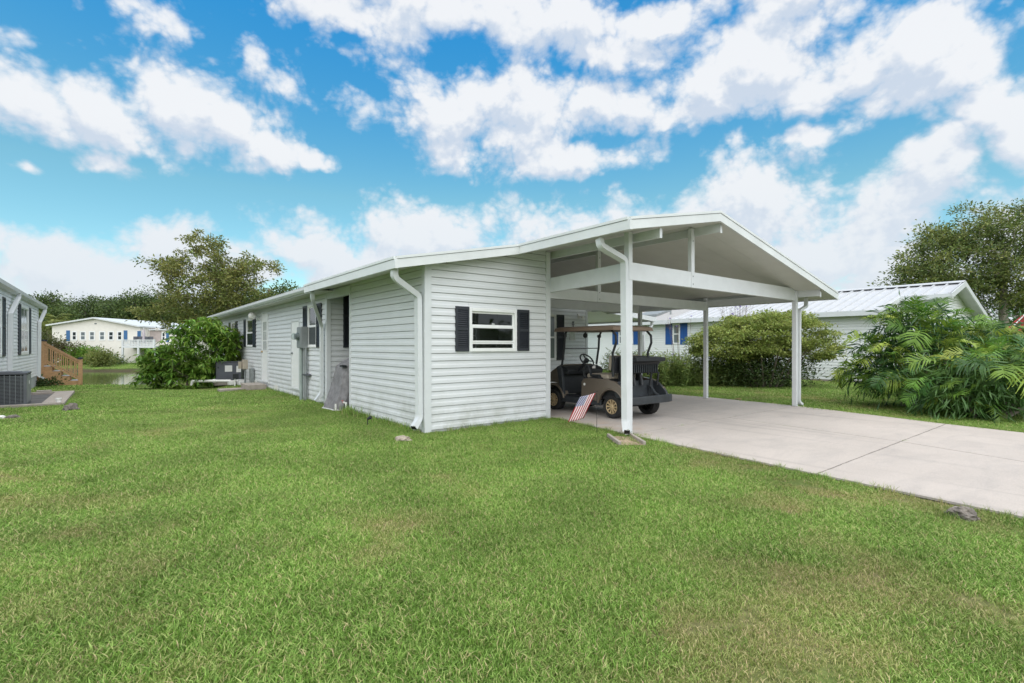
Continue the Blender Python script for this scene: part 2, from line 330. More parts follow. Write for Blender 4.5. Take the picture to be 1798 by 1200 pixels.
def concrete():
    m = mat('drive_concrete', (.455, .408, .368), rough=.85, var=.07, scale=.9, bump=.25, bscale=90)
    nt = m.node_tree; N = nt.nodes; L = nt.links; p = N['Principled BSDF']; src = p.inputs['Base Color'].links[0].from_socket
    ge = N.new('ShaderNodeNewGeometry')
    mp = N.new('ShaderNodeMapping'); mp.inputs['Scale'].default_value = (.55, 1.6, 1); mp.inputs['Rotation'].default_value = (0, 0, .5); L.new(ge.outputs['Position'], mp.inputs[0])
    n = N.new('ShaderNodeTexNoise'); n.inputs['Scale'].default_value = 1.6; n.inputs['Detail'].default_value = 9; n.inputs['Roughness'].default_value = .7; n.inputs['Distortion'].default_value = .6
    L.new(mp.outputs[0], n.inputs['Vector'])
    a = N.new('ShaderNodeMapRange'); a.inputs[1].default_value = .48; a.inputs[2].default_value = .72; a.inputs[4].default_value = .42; L.new(n.outputs['Fac'], a.inputs[0])
    mx = N.new('ShaderNodeMix'); mx.data_type = 'RGBA'; L.new(a.outputs[0], mx.inputs[0]); L.new(src, mx.inputs[6]); mx.inputs[7].default_value = (.29, .27, .258, 1)
    v = N.new('ShaderNodeTexNoise'); v.inputs['Scale'].default_value = 160; v.inputs['Detail'].default_value = 2; L.new(ge.outputs['Position'], v.inputs['Vector'])
    b = N.new('ShaderNodeMapRange'); b.inputs[1].default_value = .35; b.inputs[2].default_value = .65; b.inputs[3].default_value = .88; b.inputs[4].default_value = 1.1; L.new(v.outputs['Fac'], b.inputs[0])
    hs = N.new('ShaderNodeHueSaturation'); L.new(mx.outputs[2], hs.inputs['Color']); L.new(b.outputs[0], hs.inputs['Value'])
    ms_ = N.new('ShaderNodeTexNoise'); ms_.inputs['Scale'].default_value = 3.4; ms_.inputs['Detail'].default_value = 7; ms_.inputs['Roughness'].default_value = .75; L.new(ge.outputs['Position'], ms_.inputs['Vector'])
    mt = N.new('ShaderNodeMapRange'); mt.inputs[1].default_value = .64; mt.inputs[2].default_value = .74; mt.inputs[4].default_value = .5; L.new(ms_.outputs['Fac'], mt.inputs[0])
    wv = N.new('ShaderNodeMapping'); wv.inputs['Scale'].default_value = (2.2, .10, 1); L.new(ge.outputs['Position'], wv.inputs[0])
    wn = N.new('ShaderNodeTexNoise'); wn.inputs['Scale'].default_value = 2.0; wn.inputs['Detail'].default_value = 5; L.new(wv.outputs[0], wn.inputs['Vector'])
    wt = N.new('ShaderNodeMapRange'); wt.inputs[1].default_value = .56; wt.inputs[2].default_value = .72; wt.inputs[4].default_value = .28; L.new(wn.outputs['Fac'], wt.inputs[0])
    mm = N.new('ShaderNodeMath'); mm.operation = 'MAXIMUM'; L.new(mt.outputs[0], mm.inputs[0]); L.new(wt.outputs[0], mm.inputs[1])
    mo = N.new('ShaderNodeMix'); mo.data_type = 'RGBA'; L.new(mm.outputs[0], mo.inputs[0]); L.new(hs.outputs[0], mo.inputs[6]); mo.inputs[7].default_value = (.20, .185, .175, 1)
    class _O: outputs = [mo.outputs[2]]
    hs = _O
    # rusty tint along the shed end of the slab
    sp = N.new('ShaderNodeSeparateXYZ'); L.new(ge.outputs['Position'], sp.inputs[0])
    d = N.new('ShaderNodeMapRange'); d.inputs[1].default_value = 3.6; d.inputs[2].default_value = 2.5; L.new(sp.outputs[0], d.inputs[0])
    n3 = N.new('ShaderNodeTexNoise'); n3.inputs['Scale'].default_value = 2.5; n3.inputs['Detail'].default_value = 5; L.new(ge.outputs['Position'], n3.inputs['Vector'])
    e = N.new('ShaderNodeMapRange'); e.inputs[1].default_value = .42; e.inputs[2].default_value = .68; e.inputs[4].default_value = .55; L.new(n3.outputs['Fac'], e.inputs[0])
    k = N.new('ShaderNodeMath'); k.operation = 'MULTIPLY'; yb = N.new('ShaderNodeMapRange'); yb.inputs[1].default_value = -2.6; yb.inputs[2].default_value = -1.8; L.new(sp.outputs[1], yb.inputs[0]); k0 = N.new('ShaderNodeMath'); k0.operation = 'MULTIPLY'; L.new(d.outputs[0], k0.inputs[0]); L.new(yb.outputs[0], k0.inputs[1]); L.new(k0.outputs[0], k.inputs[0]); L.new(e.outputs[0], k.inputs[1])
    m3 = N.new('ShaderNodeMix'); m3.data_type = 'RGBA'; L.new(k.outputs[0], m3.inputs[0]); L.new(hs.outputs[0], m3.inputs[6]); m3.inputs[7].default_value = (.42, .24, .12, 1)
    L.new(m3.outputs[2], p.inputs['Base Color']); return m
M_CONC = concrete()
M_CONCG = mat('weathered_concrete', (.33, .29, .25), rough=.9, var=.2, scale=6, bump=.5, bscale=60)

def lawn_colour(N, L):
    """shared nodes: patches of fresh, worn and dry grass by world position; returns dryness 0..1 and hue noise"""
    ge = N.new('ShaderNodeNewGeometry')
    n = N.new('ShaderNodeTexNoise'); n.inputs['Scale'].default_value = .55; n.inputs['Detail'].default_value = 7; n.inputs['Roughness'].default_value = .68
    L.new(ge.outputs['Position'], n.inputs['Vector'])
    a = N.new('ShaderNodeMapRange'); a.inputs[1].default_value = .50; a.inputs[2].default_value = .70; L.new(n.outputs['Fac'], a.inputs[0])
    n9 = N.new('ShaderNodeTexNoise'); n9.inputs['Scale'].default_value = 2.6; n9.inputs['Detail'].default_value = 6; n9.inputs['Roughness'].default_value = .7; L.new(ge.outputs['Position'], n9.inputs['Vector'])
    a9 = N.new('ShaderNodeMapRange'); a9.inputs[1].default_value = .54; a9.inputs[2].default_value = .70; a9.inputs[4].default_value = .75; L.new(n9.outputs['Fac'], a9.inputs[0])
    am = N.new('ShaderNodeMath'); am.operation = 'MAXIMUM'; L.new(a.outputs[0], am.inputs[0]); L.new(a9.outputs[0], am.inputs[1]); a = am
    n2 = N.new('ShaderNodeTexNoise'); n2.inputs['Scale'].default_value = .9; n2.inputs['Detail'].default_value = 4
    mp = N.new('ShaderNodeMapping'); mp.inputs['Location'].default_value = (31, 7, 0); L.new(ge.outputs['Position'], mp.inputs[0]); L.new(mp.outputs[0], n2.inputs['Vector'])
    b = N.new('ShaderNodeMapRange'); b.inputs[1].default_value = .35; b.inputs[2].default_value = .65; L.new(n2.outputs['Fac'], b.inputs[0])
    return ge, a.outputs[0], b.outputs[0]
def ground_material():
    m = bpy.data.materials.new('lawn_soil'); m.use_nodes = True; N = m.node_tree.nodes; L = m.node_tree.links; p = N['Principled BSDF']; p.inputs['Roughness'].default_value = .95
    p.inputs['Specular IOR Level'].default_value = .1
    ge, dry, hue = lawn_colour(N, L)
    at = N.new('ShaderNodeAttribute'); at.attribute_name = 'dry'; dry = at.outputs['Fac']
    c = N.new('ShaderNodeMix'); c.data_type = 'RGBA'; L.new(hue, c.inputs[0]); c.inputs[6].default_value = (.075, .125, .026, 1); c.inputs[7].default_value = (.11, .19, .036, 1)
    c2 = N.new('ShaderNodeMix'); c2.data_type = 'RGBA'; L.new(dry, c2.inputs[0]); L.new(c.outputs[2], c2.inputs[6]); c2.inputs[7].default_value = (.20, .165, .085, 1)
    n = N.new('ShaderNodeTexNoise'); n.inputs['Scale'].default_value = 22; n.inputs['Detail'].default_value = 6; L.new(ge.outputs['Position'], n.inputs['Vector'])
    r = N.new('ShaderNodeMapRange'); r.inputs[1].default_value = .3; r.inputs[2].default_value = .7; r.inputs[3].default_value = .65; r.inputs[4].default_value = 1.25; L.new(n.outputs['Fac'], r.inputs[0])
    hs = N.new('ShaderNodeHueSaturation'); L.new(c2.outputs[2], hs.inputs['Color']); L.new(r.outputs[0], hs.inputs['Value'])
    # bare mud where the bank is steep
    sp = N.new('ShaderNodeSeparateXYZ'); L.new(ge.outputs['Normal'], sp.inputs[0])
    s = N.new('ShaderNodeMapRange'); s.inputs[1].default_value = .93; s.inputs[2].default_value = .8; L.new(sp.outputs[2], s.inputs[0])
    c3 = N.new('ShaderNodeMix'); c3.data_type = 'RGBA'; L.new(s.outputs[0], c3.inputs[0]); L.new(hs.outputs[0], c3.inputs[6]); c3.inputs[7].default_value = (.07, .055, .04, 1)
    L.new(c3.outputs[2], p.inputs['Base Color'])
    b = N.new('ShaderNodeBump'); b.inputs['Strength'].default_value = .8; b.inputs['Distance'].default_value = .04
    L.new(n.outputs['Fac'], b.inputs['Height']); L.new(b.outputs[0], p.inputs['Normal'])
    return m
def blade_material():
    m = bpy.data.materials.new('grass_blade'); m.use_nodes = True; N = m.node_tree.nodes; L = m.node_tree.links; p = N['Principled BSDF']; p.inputs['Roughness'].default_value = .55
    p.inputs['Specular IOR Level'].default_value = .3
    ge, dry, hue = lawn_colour(N, L)
    at = N.new('ShaderNodeAttribute'); at.attribute_type = 'INSTANCER'; at.attribute_name = 'dry'; dry = at.outputs['Fac']
    rnd = ge.outputs['Random Per Island']
    cr = N.new('ShaderNodeValToRGB'); e = cr.color_ramp; L.new(rnd, cr.inputs[0])
    e.elements[0].position = 0; e.elements[0].color = (.085, .15, .022, 1); e.elements[1].position = 1; e.elements[1].color = (.60, .46, .28, 1)
    for pos, c in ((.25, (.165, .30, .048, 1)), (.55, (.265, .45, .08, 1)), (.78, (.37, .52, .14, 1)), (.91, (.50, .50, .20, 1))):
        x = e.elements.new(pos); x.color = c
    dr = N.new('ShaderNodeValToRGB'); e = dr.color_ramp; L.new(rnd, dr.inputs[0])
    e.elements[0].position = 0; e.elements[0].color = (.17, .22, .05, 1); e.elements[1].position = 1; e.elements[1].color = (.68, .50, .32, 1)
    x = e.elements.new(.45); x.color = (.38, .38, .13, 1)
    k = N.new('ShaderNodeMath'); k.operation = 'MULTIPLY'; k.inputs[1].default_value = .8; L.new(dry, k.inputs[0])
    mx = N.new('ShaderNodeMix'); mx.data_type = 'RGBA'; L.new(k.outputs[0], mx.inputs[0]); L.new(cr.outputs[0], mx.inputs[6]); L.new(dr.outputs[0], mx.inputs[7])
    hs = N.new('ShaderNodeHueSaturation'); L.new(mx.outputs[2], hs.inputs['Color'])
    r = N.new('ShaderNodeMapRange'); r.inputs[3].default_value = .82; r.inputs[4].default_value = 1.12; L.new(hue, r.inputs[0]); L.new(r.outputs[0], hs.inputs['Value'])
    L.new(hs.outputs[0], p.inputs['Base Color'])
    t = N.new('ShaderNodeBsdfTranslucent'); L.new(hs.outputs[0], t.inputs[0]); ms = N.new('ShaderNodeMixShader'); ms.inputs[0].default_value = .3
    L.new(p.outputs[0], ms.inputs[1]); L.new(t.outputs[0], ms.inputs[2]); L.new(ms.outputs[0], N['Material Output'].inputs[0])
    return m
M_GRND = ground_material(); M_BLADE = blade_material()

# ------------------------------------------------------------------ ground, pond, driveway
def ss(a, b, x):
    t = np.clip((x - a) / (b - a), 0, 1); return t * t * (3 - 2 * t)
def to_dr(X, Y):
    dx = X - CAM[0]; dy = Y - CAM[1]; return dx * FW[0] + dy * FW[1], dx * RT[0] + dy * RT[1]
def height(X, Y):
    D, R = to_dr(X, Y)
    left = 1 - ss(-.60, -.52, R / np.maximum(D, .1))             # only the ground left of the house falls to the pond
    left = left * (D > 5)
    h = -.25 * ss(13, 21, D) * left
    pond = ss(21.2, 23.0, D) * (1 - ss(42.9, 43.6, D)) * (1 - ss(-.665, -.645, R / np.maximum(D, .1)))
    h = h - 1.1 * pond
    h = h + left * (-.30 * ss(36, 42, D) + .25 * ss(44, 54, D))
    return h
_H = np.random.default_rng(99).random((64, 64))
def vnoise(X, Y, size):
    x = X / size + 500.3; y = Y / size + 500.7; i = np.floor(x).astype(int); j = np.floor(y).astype(int); u = x - i; v = y - j; u = u * u * (3 - 2 * u); v = v * v * (3 - 2 * v)
    g = lambda a, b: _H[a % 64, b % 64]
    return (g(i, j) * (1 - u) + g(i + 1, j) * u) * (1 - v) + (g(i, j + 1) * (1 - u) + g(i + 1, j + 1) * u) * v
def dryness(X, Y):
    X, Y = X + .3 * vnoise(X, Y, .7), Y + .3 * vnoise(Y, X, .7)
    a = .27 * vnoise(X, Y, 2.3) + .28 * vnoise(X + 9, Y, .9) + .27 * vnoise(X, Y + 5, .36) + .18 * vnoise(X + 3, Y + 8, .15)
    # worn along the left, under the eaves and by the rocks
    return np.clip((a - .575) / .20, 0, 1)
def ground():
    def axis(lo, hi, step, far):
        a = list(np.arange(lo, hi + .01, step)); s = step; x = hi
        while x < far: s *= 1.35; x += s; a.append(x)
        s = step; x = lo; pre = []
        while x > -far: s *= 1.35; x -= s; pre.append(x)
        return np.array(pre[::-1] + a)
    D = axis(0, 58, .4, 1500); R = axis(-60, 14, .8, 1500)
    d, r = np.meshgrid(D, R, indexing='ij')
    X = CAM[0] + d * FW[0] + r * RT[0]; Y = CAM[1] + d * FW[1] + r * RT[1]; Z = height(X, Y)
    n, m = d.shape; idx = np.arange(n * m).reshape(n, m)
    f = np.stack([idx[:-1, :-1], idx[:-1, 1:], idx[1:, 1:], idx[1:, :-1]], -1).reshape(-1, 4)[:, ::-1]
    me = bpy.data.meshes.new('ground'); me.from_pydata(np.stack([X, Y, Z], -1).reshape(-1, 3).tolist(), [], f.tolist()); me.materials.append(M_GRND)
    me.polygons.foreach_set('use_smooth', [True] * len(me.polygons))
    at = me.attributes.new('dry', 'FLOAT', 'POINT'); at.data.foreach_set('value', dryness(X, Y).astype(np.float32).ravel())
    link('ground', me, kind='structure')
    wm = bpy.data.materials.new('pond_water'); wm.use_nodes = True; p = wm.node_tree.nodes['Principled BSDF']
    p.inputs['Base Color'].default_value = (.10, .125, .045, 1); p.inputs['Roughness'].default_value = .05; p.inputs['Specular IOR Level'].default_value = .5
    N = wm.node_tree.nodes; L = wm.node_tree.links
    ge = N.new('ShaderNodeNewGeometry'); nz = N.new('ShaderNodeTexNoise'); nz.inputs['Scale'].default_value = 5; nz.inputs['Detail'].default_value = 4; L.new(ge.outputs['Position'], nz.inputs['Vector'])
    b = N.new('ShaderNodeBump'); b.inputs['Strength'].default_value = .10; b.inputs['Distance'].default_value = .03; L.new(nz.outputs['Fac'], b.inputs['Height']); L.new(b.outputs[0], p.inputs['Normal'])
    w = MB(); w.add([DR(21.3, -75, -.8), DR(21.3, -13.2, -.8), DR(43.8, -27.5, -.8), DR(43.8, -75, -.8)], [(0, 1, 2, 3)])
    w.obj('pond', wm, kind='structure')
ground()

LE = [(2.78, 4.6), (2.78, -.12), (2.42, -2.18), (2.06, -5.02), (1.88, -6.6), (1.45, -9.6), (1.2, -14)]
RE = [(8.72, 4.6), (8.70, .1), (8.52, -2.2), (7.72, -5.02), (7.48, -6.3), (7.4, -9.6), (7.4, -14)]
MID = [(5.75, 4.6), (5.6, -.12), (5.42, -2.2), (5.05, -5.02), (4.66, -6.33), (4.2, -9.6), (4.2, -14)]
def driveway():
    root = link('driveway', None, kind='structure')
    bed = MB(); bed.prism([(x, y, -.06) for x, y in LE] + [(x, y, -.06) for x, y in RE[::-1]], (0, 0, .068)).obj('joint_bed', mat('dirty_joint', (.045, .04, .033), rough=1, var=.4, scale=20), root)
    g = .009; rng = random.Random(3)
    def slab(poly):
        c = [sum(p[0] for p in poly) / len(poly), sum(p[1] for p in poly) / len(poly)]
        q = []
        for x, y in poly:
            dx, dy = c[0] - x, c[1] - y; q.append((x + math.copysign(g, dx), y + math.copysign(g, dy)))
        # densify the edges so that they are slightly chipped
        e = []
        for i in range(len(q)):
            a, b = Vector(q[i]), Vector(q[(i + 1) % len(q)]); n = max(1, int((b - a).length / .12))
            nn = Vector((-(b - a).y, (b - a).x)).normalized()
            for k in range(n):
                e.append(a.lerp(b, k / n) + nn * rng.uniform(-.003, .004))
        MB().prism([(p.x, p.y, -.05) for p in e], (0, 0, .078)).obj('slab', M_CONC, root)
    rows = [(0, 2), (2, 3), (3, 5), (5, 6)]
    slab([LE[0], LE[1], LE[2], RE[2], RE[1], RE[0]])
    for a, b in rows[1:]:
        l = LE[a:b + 1]; mid = MID[a:b + 1]; r = RE[a:b + 1]
        slab(l + mid[::-1]); slab(mid + r[::-1])
driveway()
MB().box(8.86, 11.6, 4.15, 15, -.03, .03).obj('patio', M_CONC, kind='structure')

# ------------------------------------------------------------------ walls of lapped boards, windows, shutters
EXP = .125
PROFILE = [(0, .019), (.05, .0165), (.068, .010), (.105, .007), (.1145, .006), (.1150, -.014), (.125, -.014)]
_board_cache = {}
def board_mesh(length, h0, h1, exp, m):
    key = (round(length, 3), round(h0, 3), round(h1, 3), exp, m.name)
    if key in _board_cache: return _board_cache[key]
    k = exp / .125; prof = [(t * k, d * min(1, k)) for t, d in PROFILE]
    def at(t): return float(np.interp(t, [p[0] for p in prof], [p[1] for p in prof]))
    ps = [(h0, at(h0))] + [p for p in prof if h0 < p[0] < h1] + [(h1, at(h1))]
    mb = MB(); n = len(ps)
    poly = [(0, -d, t) for t, d in ps] + [(0, .016, h1), (0, .016, h0)]
    mb.prism(poly, (length, 0, 0))
    me = mb.mesh('board', m); _board_cache[key] = me; return me

def siding(wall, O, direction, length, z0, z1, top=None, openings=(), exp=EXP, m=None, single=True, name='board'):
    """lapped boards on a wall that starts at O and runs along direction; the boards face to its right"""
    ang = math.atan2(direction[1], direction[0]); rows = int(math.ceil((z1 - z0) / exp - .02)); joined = MB(); made = []
    for i in range(rows):
        zb = z0 + i * exp; zt = min(zb + exp, z1)
        s0, s1 = 0., length
        if top:
            ok = [s for s in np.linspace(0, length, 241) if top(s) > zb + .004]
            if not ok: continue
            s0, s1 = ok[0], ok[-1]
        seams = set()
        if single and length > 5:
            q = 1.1 + (i * 1.37) % 3.4
            while q < s1 - .3:
                if q > s0 + .3: seams.add(round(q, 2))
                q += 3.66
        cuts = sorted({s0, s1} | seams | {c for o in openings if o[3] > zb and o[2] < zt for c in (o[0], o[1]) if s0 < c < s1})
        for a, b in zip(cuts[:-1], cuts[1:]):
            mid = (a + b) / 2; spans = [(zb, zt)]
            for o in openings:
                if o[0] < mid < o[1]:
                    ns = []
                    for p, q in spans:
                        if o[3] <= p or o[2] >= q: ns.append((p, q)); continue
                        if o[2] > p + .006: ns.append((p, o[2]))
                        if o[3] < q - .006: ns.append((o[3], q))
                    spans = ns
            for p, q in spans: made.append((a, b, zb, p - zb, q - zb))
    # merge horizontally neighbouring full pieces
    made.sort(key=lambda t: (t[2], t[3], t[4], t[0])); out = []
    for t in made:
        if out and out[-1][2:] == t[2:] and abs(out[-1][1] - t[0]) < 1e-6 and not (single and length > 5 and round(t[0], 2) in {round(1.1 + (int(round((t[2] - z0) / exp)) * 1.37) % 3.4 + 3.66 * j, 2) for j in range(6)}): out[-1] = (out[-1][0], t[1]) + t[2:]
        else: out.append(t)
    for a, b, zb, h0, h1 in out:
        me = board_mesh(b - a - (.0035 if single else 0), h0, h1, exp, m)
        loc = Vector((O[0] + math.cos(ang) * a, O[1] + math.sin(ang) * a, zb))
        if single: link(name, me, wall, loc, ang)
        else:
            R = Matrix.Rotation(ang, 4, 'Z'); joined.add([R @ v.co + loc for v in me.vertices], [tuple(p.vertices) for p in me.polygons])
    if not single: joined.obj('siding_boards', m, wall, kind='stuff')

def window(parent, loc, ang, w, h, kind='double', glass=None, fr=.045, label=None, mullion=False, open_=0):
    """loc = lower left corner on the wall face; local x along the wall, local -y out of it"""
    glass = glass or M_GLASS
    f = MB(); d = .035
    f.box(0, fr, -d, .012, 0, h).box(w - fr, w, -d, .012, 0, h).box(fr, w - fr, -d, .012, h - fr, h).box(fr, w - fr, -d - .008, .012, 0, fr)
    win = f.obj('window', M_WINW, parent, loc=loc, rz=ang, label=label)
    s = .028; zm = fr + (h - 2 * fr) * .5
    for k, (a, b, y) in enumerate(((fr, zm, -.022), (zm, h - fr, -.012))):
        sm = MB(); sm.box(fr, fr + s, y, y + .014, a, b).box(w - fr - s, w - fr, y, y + .014, a, b).box(fr + s, w - fr - s, y, y + .014, a, a + s).box(fr + s, w - fr - s, y, y + .014, b - s, b)
        if mullion: sm.box(w / 2 - .012, w / 2 + .012, y, y + .014, a + s, b - s)
        sm.obj('sash', M_WINW, win)
        MB().box(fr + s, w - fr - s, y + .006, y + .010, a + s, b - s).obj('pane', glass, win)
    return win

def shutter(parent, loc, ang, w, h, m, louver=True, label=None):
    b = MB(); e = .035; y = -.046 if louver else -.034
    if not louver:
        b.box(0, w, y, .016, 0, h)
        for k in range(1, 3): b.box(w * k / 3 - .004, w * k / 3 + .004, y - .005, y, .03, h - .03)
    else:
        b.box(0, e, y, .016, 0, h).box(w - e, w, y, .016, 0, h).box(e, w - e, y, .016, 0, e * 1.6).box(e, w - e, y, .016, h - e * 1.6, h).box(e, w - e, y, .016, h / 2 - e * .7, h / 2 + e * .7)
        b.box(e, w - e, y + .0225, .014, e * 1.6, h - e * 1.6)
        z = e * 1.6 + .01
        while z < h - e * 1.6 - .03:
            if abs(z + .015 - h / 2) > e:
                b.add([(e, y + .003, z), (w - e, y + .003, z), (w - e, y + .022, z + .030), (e, y + .022, z + .030), (e, y + .006, z - .004), (w - e, y + .006, z - .004)], [(0, 1, 2, 3), (4, 5, 1, 0)])
            z += .036
    return b.obj('shutter', m, parent, loc=loc, rz=ang, label=label)

def wallplate(parent, name, boxes, m):
    b = MB()
    for x in boxes: b.box(*x)
    return b.obj(name, m, parent)

ROOF_R, ROOF_Z, SLOPE = 4.10, 3.55, .20
def under(x): return ROOF_Z - SLOPE * abs(x - ROOF_R)

# ------------------------------------------------------------------ storage shed at the front corner
def shed():
    t = thing('storage_shed', 'grey sided storage room with small window and black shutters at front of house', 'shed')
    wx0, wx1, wz0, wz1 = .83, 1.88, 1.325, 2.085
    fw = wallplate(t, 'front_wall', [(.02, wx0, .008, .09, .0, 2.68), (wx1, 2.66, .008, .09, 0, 2.68), (wx0, wx1, .008, .09, 0, wz0), (wx0, wx1, .008, .09, wz1, 2.68)], M_MIDGREY)
    fw2 = MB().prism([(.02, .008, 2.68), (2.66, .008, 2.68), (2.66, .008, under(2.66) + .02), (.02, .008, under(.02) + .02)], (0, .08, 0)).obj('gable_wall', M_MIDGREY, t)
    siding(fw, (0.09, 0), (1, 0), 2.53, .055, 3.5, top=lambda s: under(s + .09), openings=[(wx0 - .09, wx1 - .09, wz0, wz1)], m=M_SIDE)
    lw = wallplate(t, 'left_wall', [(.008, .09, .09, 3.28, 0, 2.70)], M_MIDGREY)
    siding(lw, (0, 3.24), (0, -1), 3.16, .055, 2.76, m=M_SIDE)
    wallplate(t, 'back_wall', [(.09, 2.66, 3.2, 3.28, 0, 2.7)], M_SIDE)
    rw = wallplate(t, 'right_wall', [(2.60, 2.68, .09, 3.2, 0, 3.2)], M_MIDGREY)
    siding(rw, (2.68, .09), (0, 1), 3.1, .055, 3.2, m=M_SIDE, single=False)
    wallplate(t, 'corner_trim', [(-.028, .095, -.028, .07, .0, 2.755)], M_WHITE)
    wallplate(t, 'corner_trim', [(2.61, 2.72, -.03, .06, .0, 3.25)], M_WHITE)
    wallplate(t, 'corner_trim', [(-.026, .06, 3.235, 3.30, .0, 2.72)], M_WHITE)
    wallplate(t, 'foundation_strip', [(-.004, 2.62, -.002, .01, -.05, .056)], M_MIDGREY)
    # dim interior seen through the panes
    wallplate(t, 'interior_floor', [(.1, 2.6, .1, 3.2, .0, .03)], M_GREYD)
    wallplate(t, 'interior_partition', [(.1, 2.6, 1.5, 1.55, .03, 2.7)], mat('unlit_drywall', (.30, .29, .27), rough=.9))
    sh = MB()
    for z in (1.35, 1.62, 1.9): sh.box(1.0, 1.75, 1.1, 1.45, z, z + .02)
    for x in (1.0, 1.73): sh.box(x, x + .02, 1.1, 1.12, .03, 2.1)
    sh.obj('shelf', M_PVC, t)
    MB().lathe([(.0, .03), (.22, .03), (.22, 2.0), (.0, 2.05)], (1.35, 1.15, 0), (0, 0, 1), 20).obj('water_heater', mat('enamel_tank', (.45, .45, .43), rough=.4), t, smooth=True)
    # window with its own double sashes
    w, h = wx1 - wx0, wz1 - wz0
    f = MB(); f.box(0, .055, -.035, .06, 0, h).box(w - .055, w, -.035, .06, 0, h).box(.055, w - .055, -.035, .06, h - .06, h).box(.055, w - .055, -.045, .06, 0, .06)
    win = f.obj('window', M_WINW, t, loc=(wx0, 0, wz0), bevel=.004)
    zm = h * .585
    for (a, b, y) in ((.06, .165, -.01), (.165, zm, -.02), (zm, h - .06, .004)):
        s = MB(); e = .026
        s.box(.055, .055 + e, y, y + .02, a, b).box(w - .055 - e, w - .055, y, y + .02, a, b).box(.055 + e, w - .055 - e, y, y + .02, b - e - .008, b)
        if a != .06: s.box(.055 + e, w - .055 - e, y, y + .02, a, a + e)
        s.obj('sash', M_WINW, win)
        MB().box(.055 + e, w - .055 - e, y + .008, y + .012, a + (0 if a == .06 else e), b - e - .008).obj('pane', M_CLEAR, win)
    MB().box(w / 2 - .03, w / 2 + .03, -.01, .004, zm + .035, zm + .05).obj('sash_lock', M_WINW, win)
    shutter(t, (.555, -.0, 1.33), 0, .265, .765, M_BLACK); shutter(t, (1.895, -.0, 1.33), 0, .275, .765, M_BLACK)
shed()

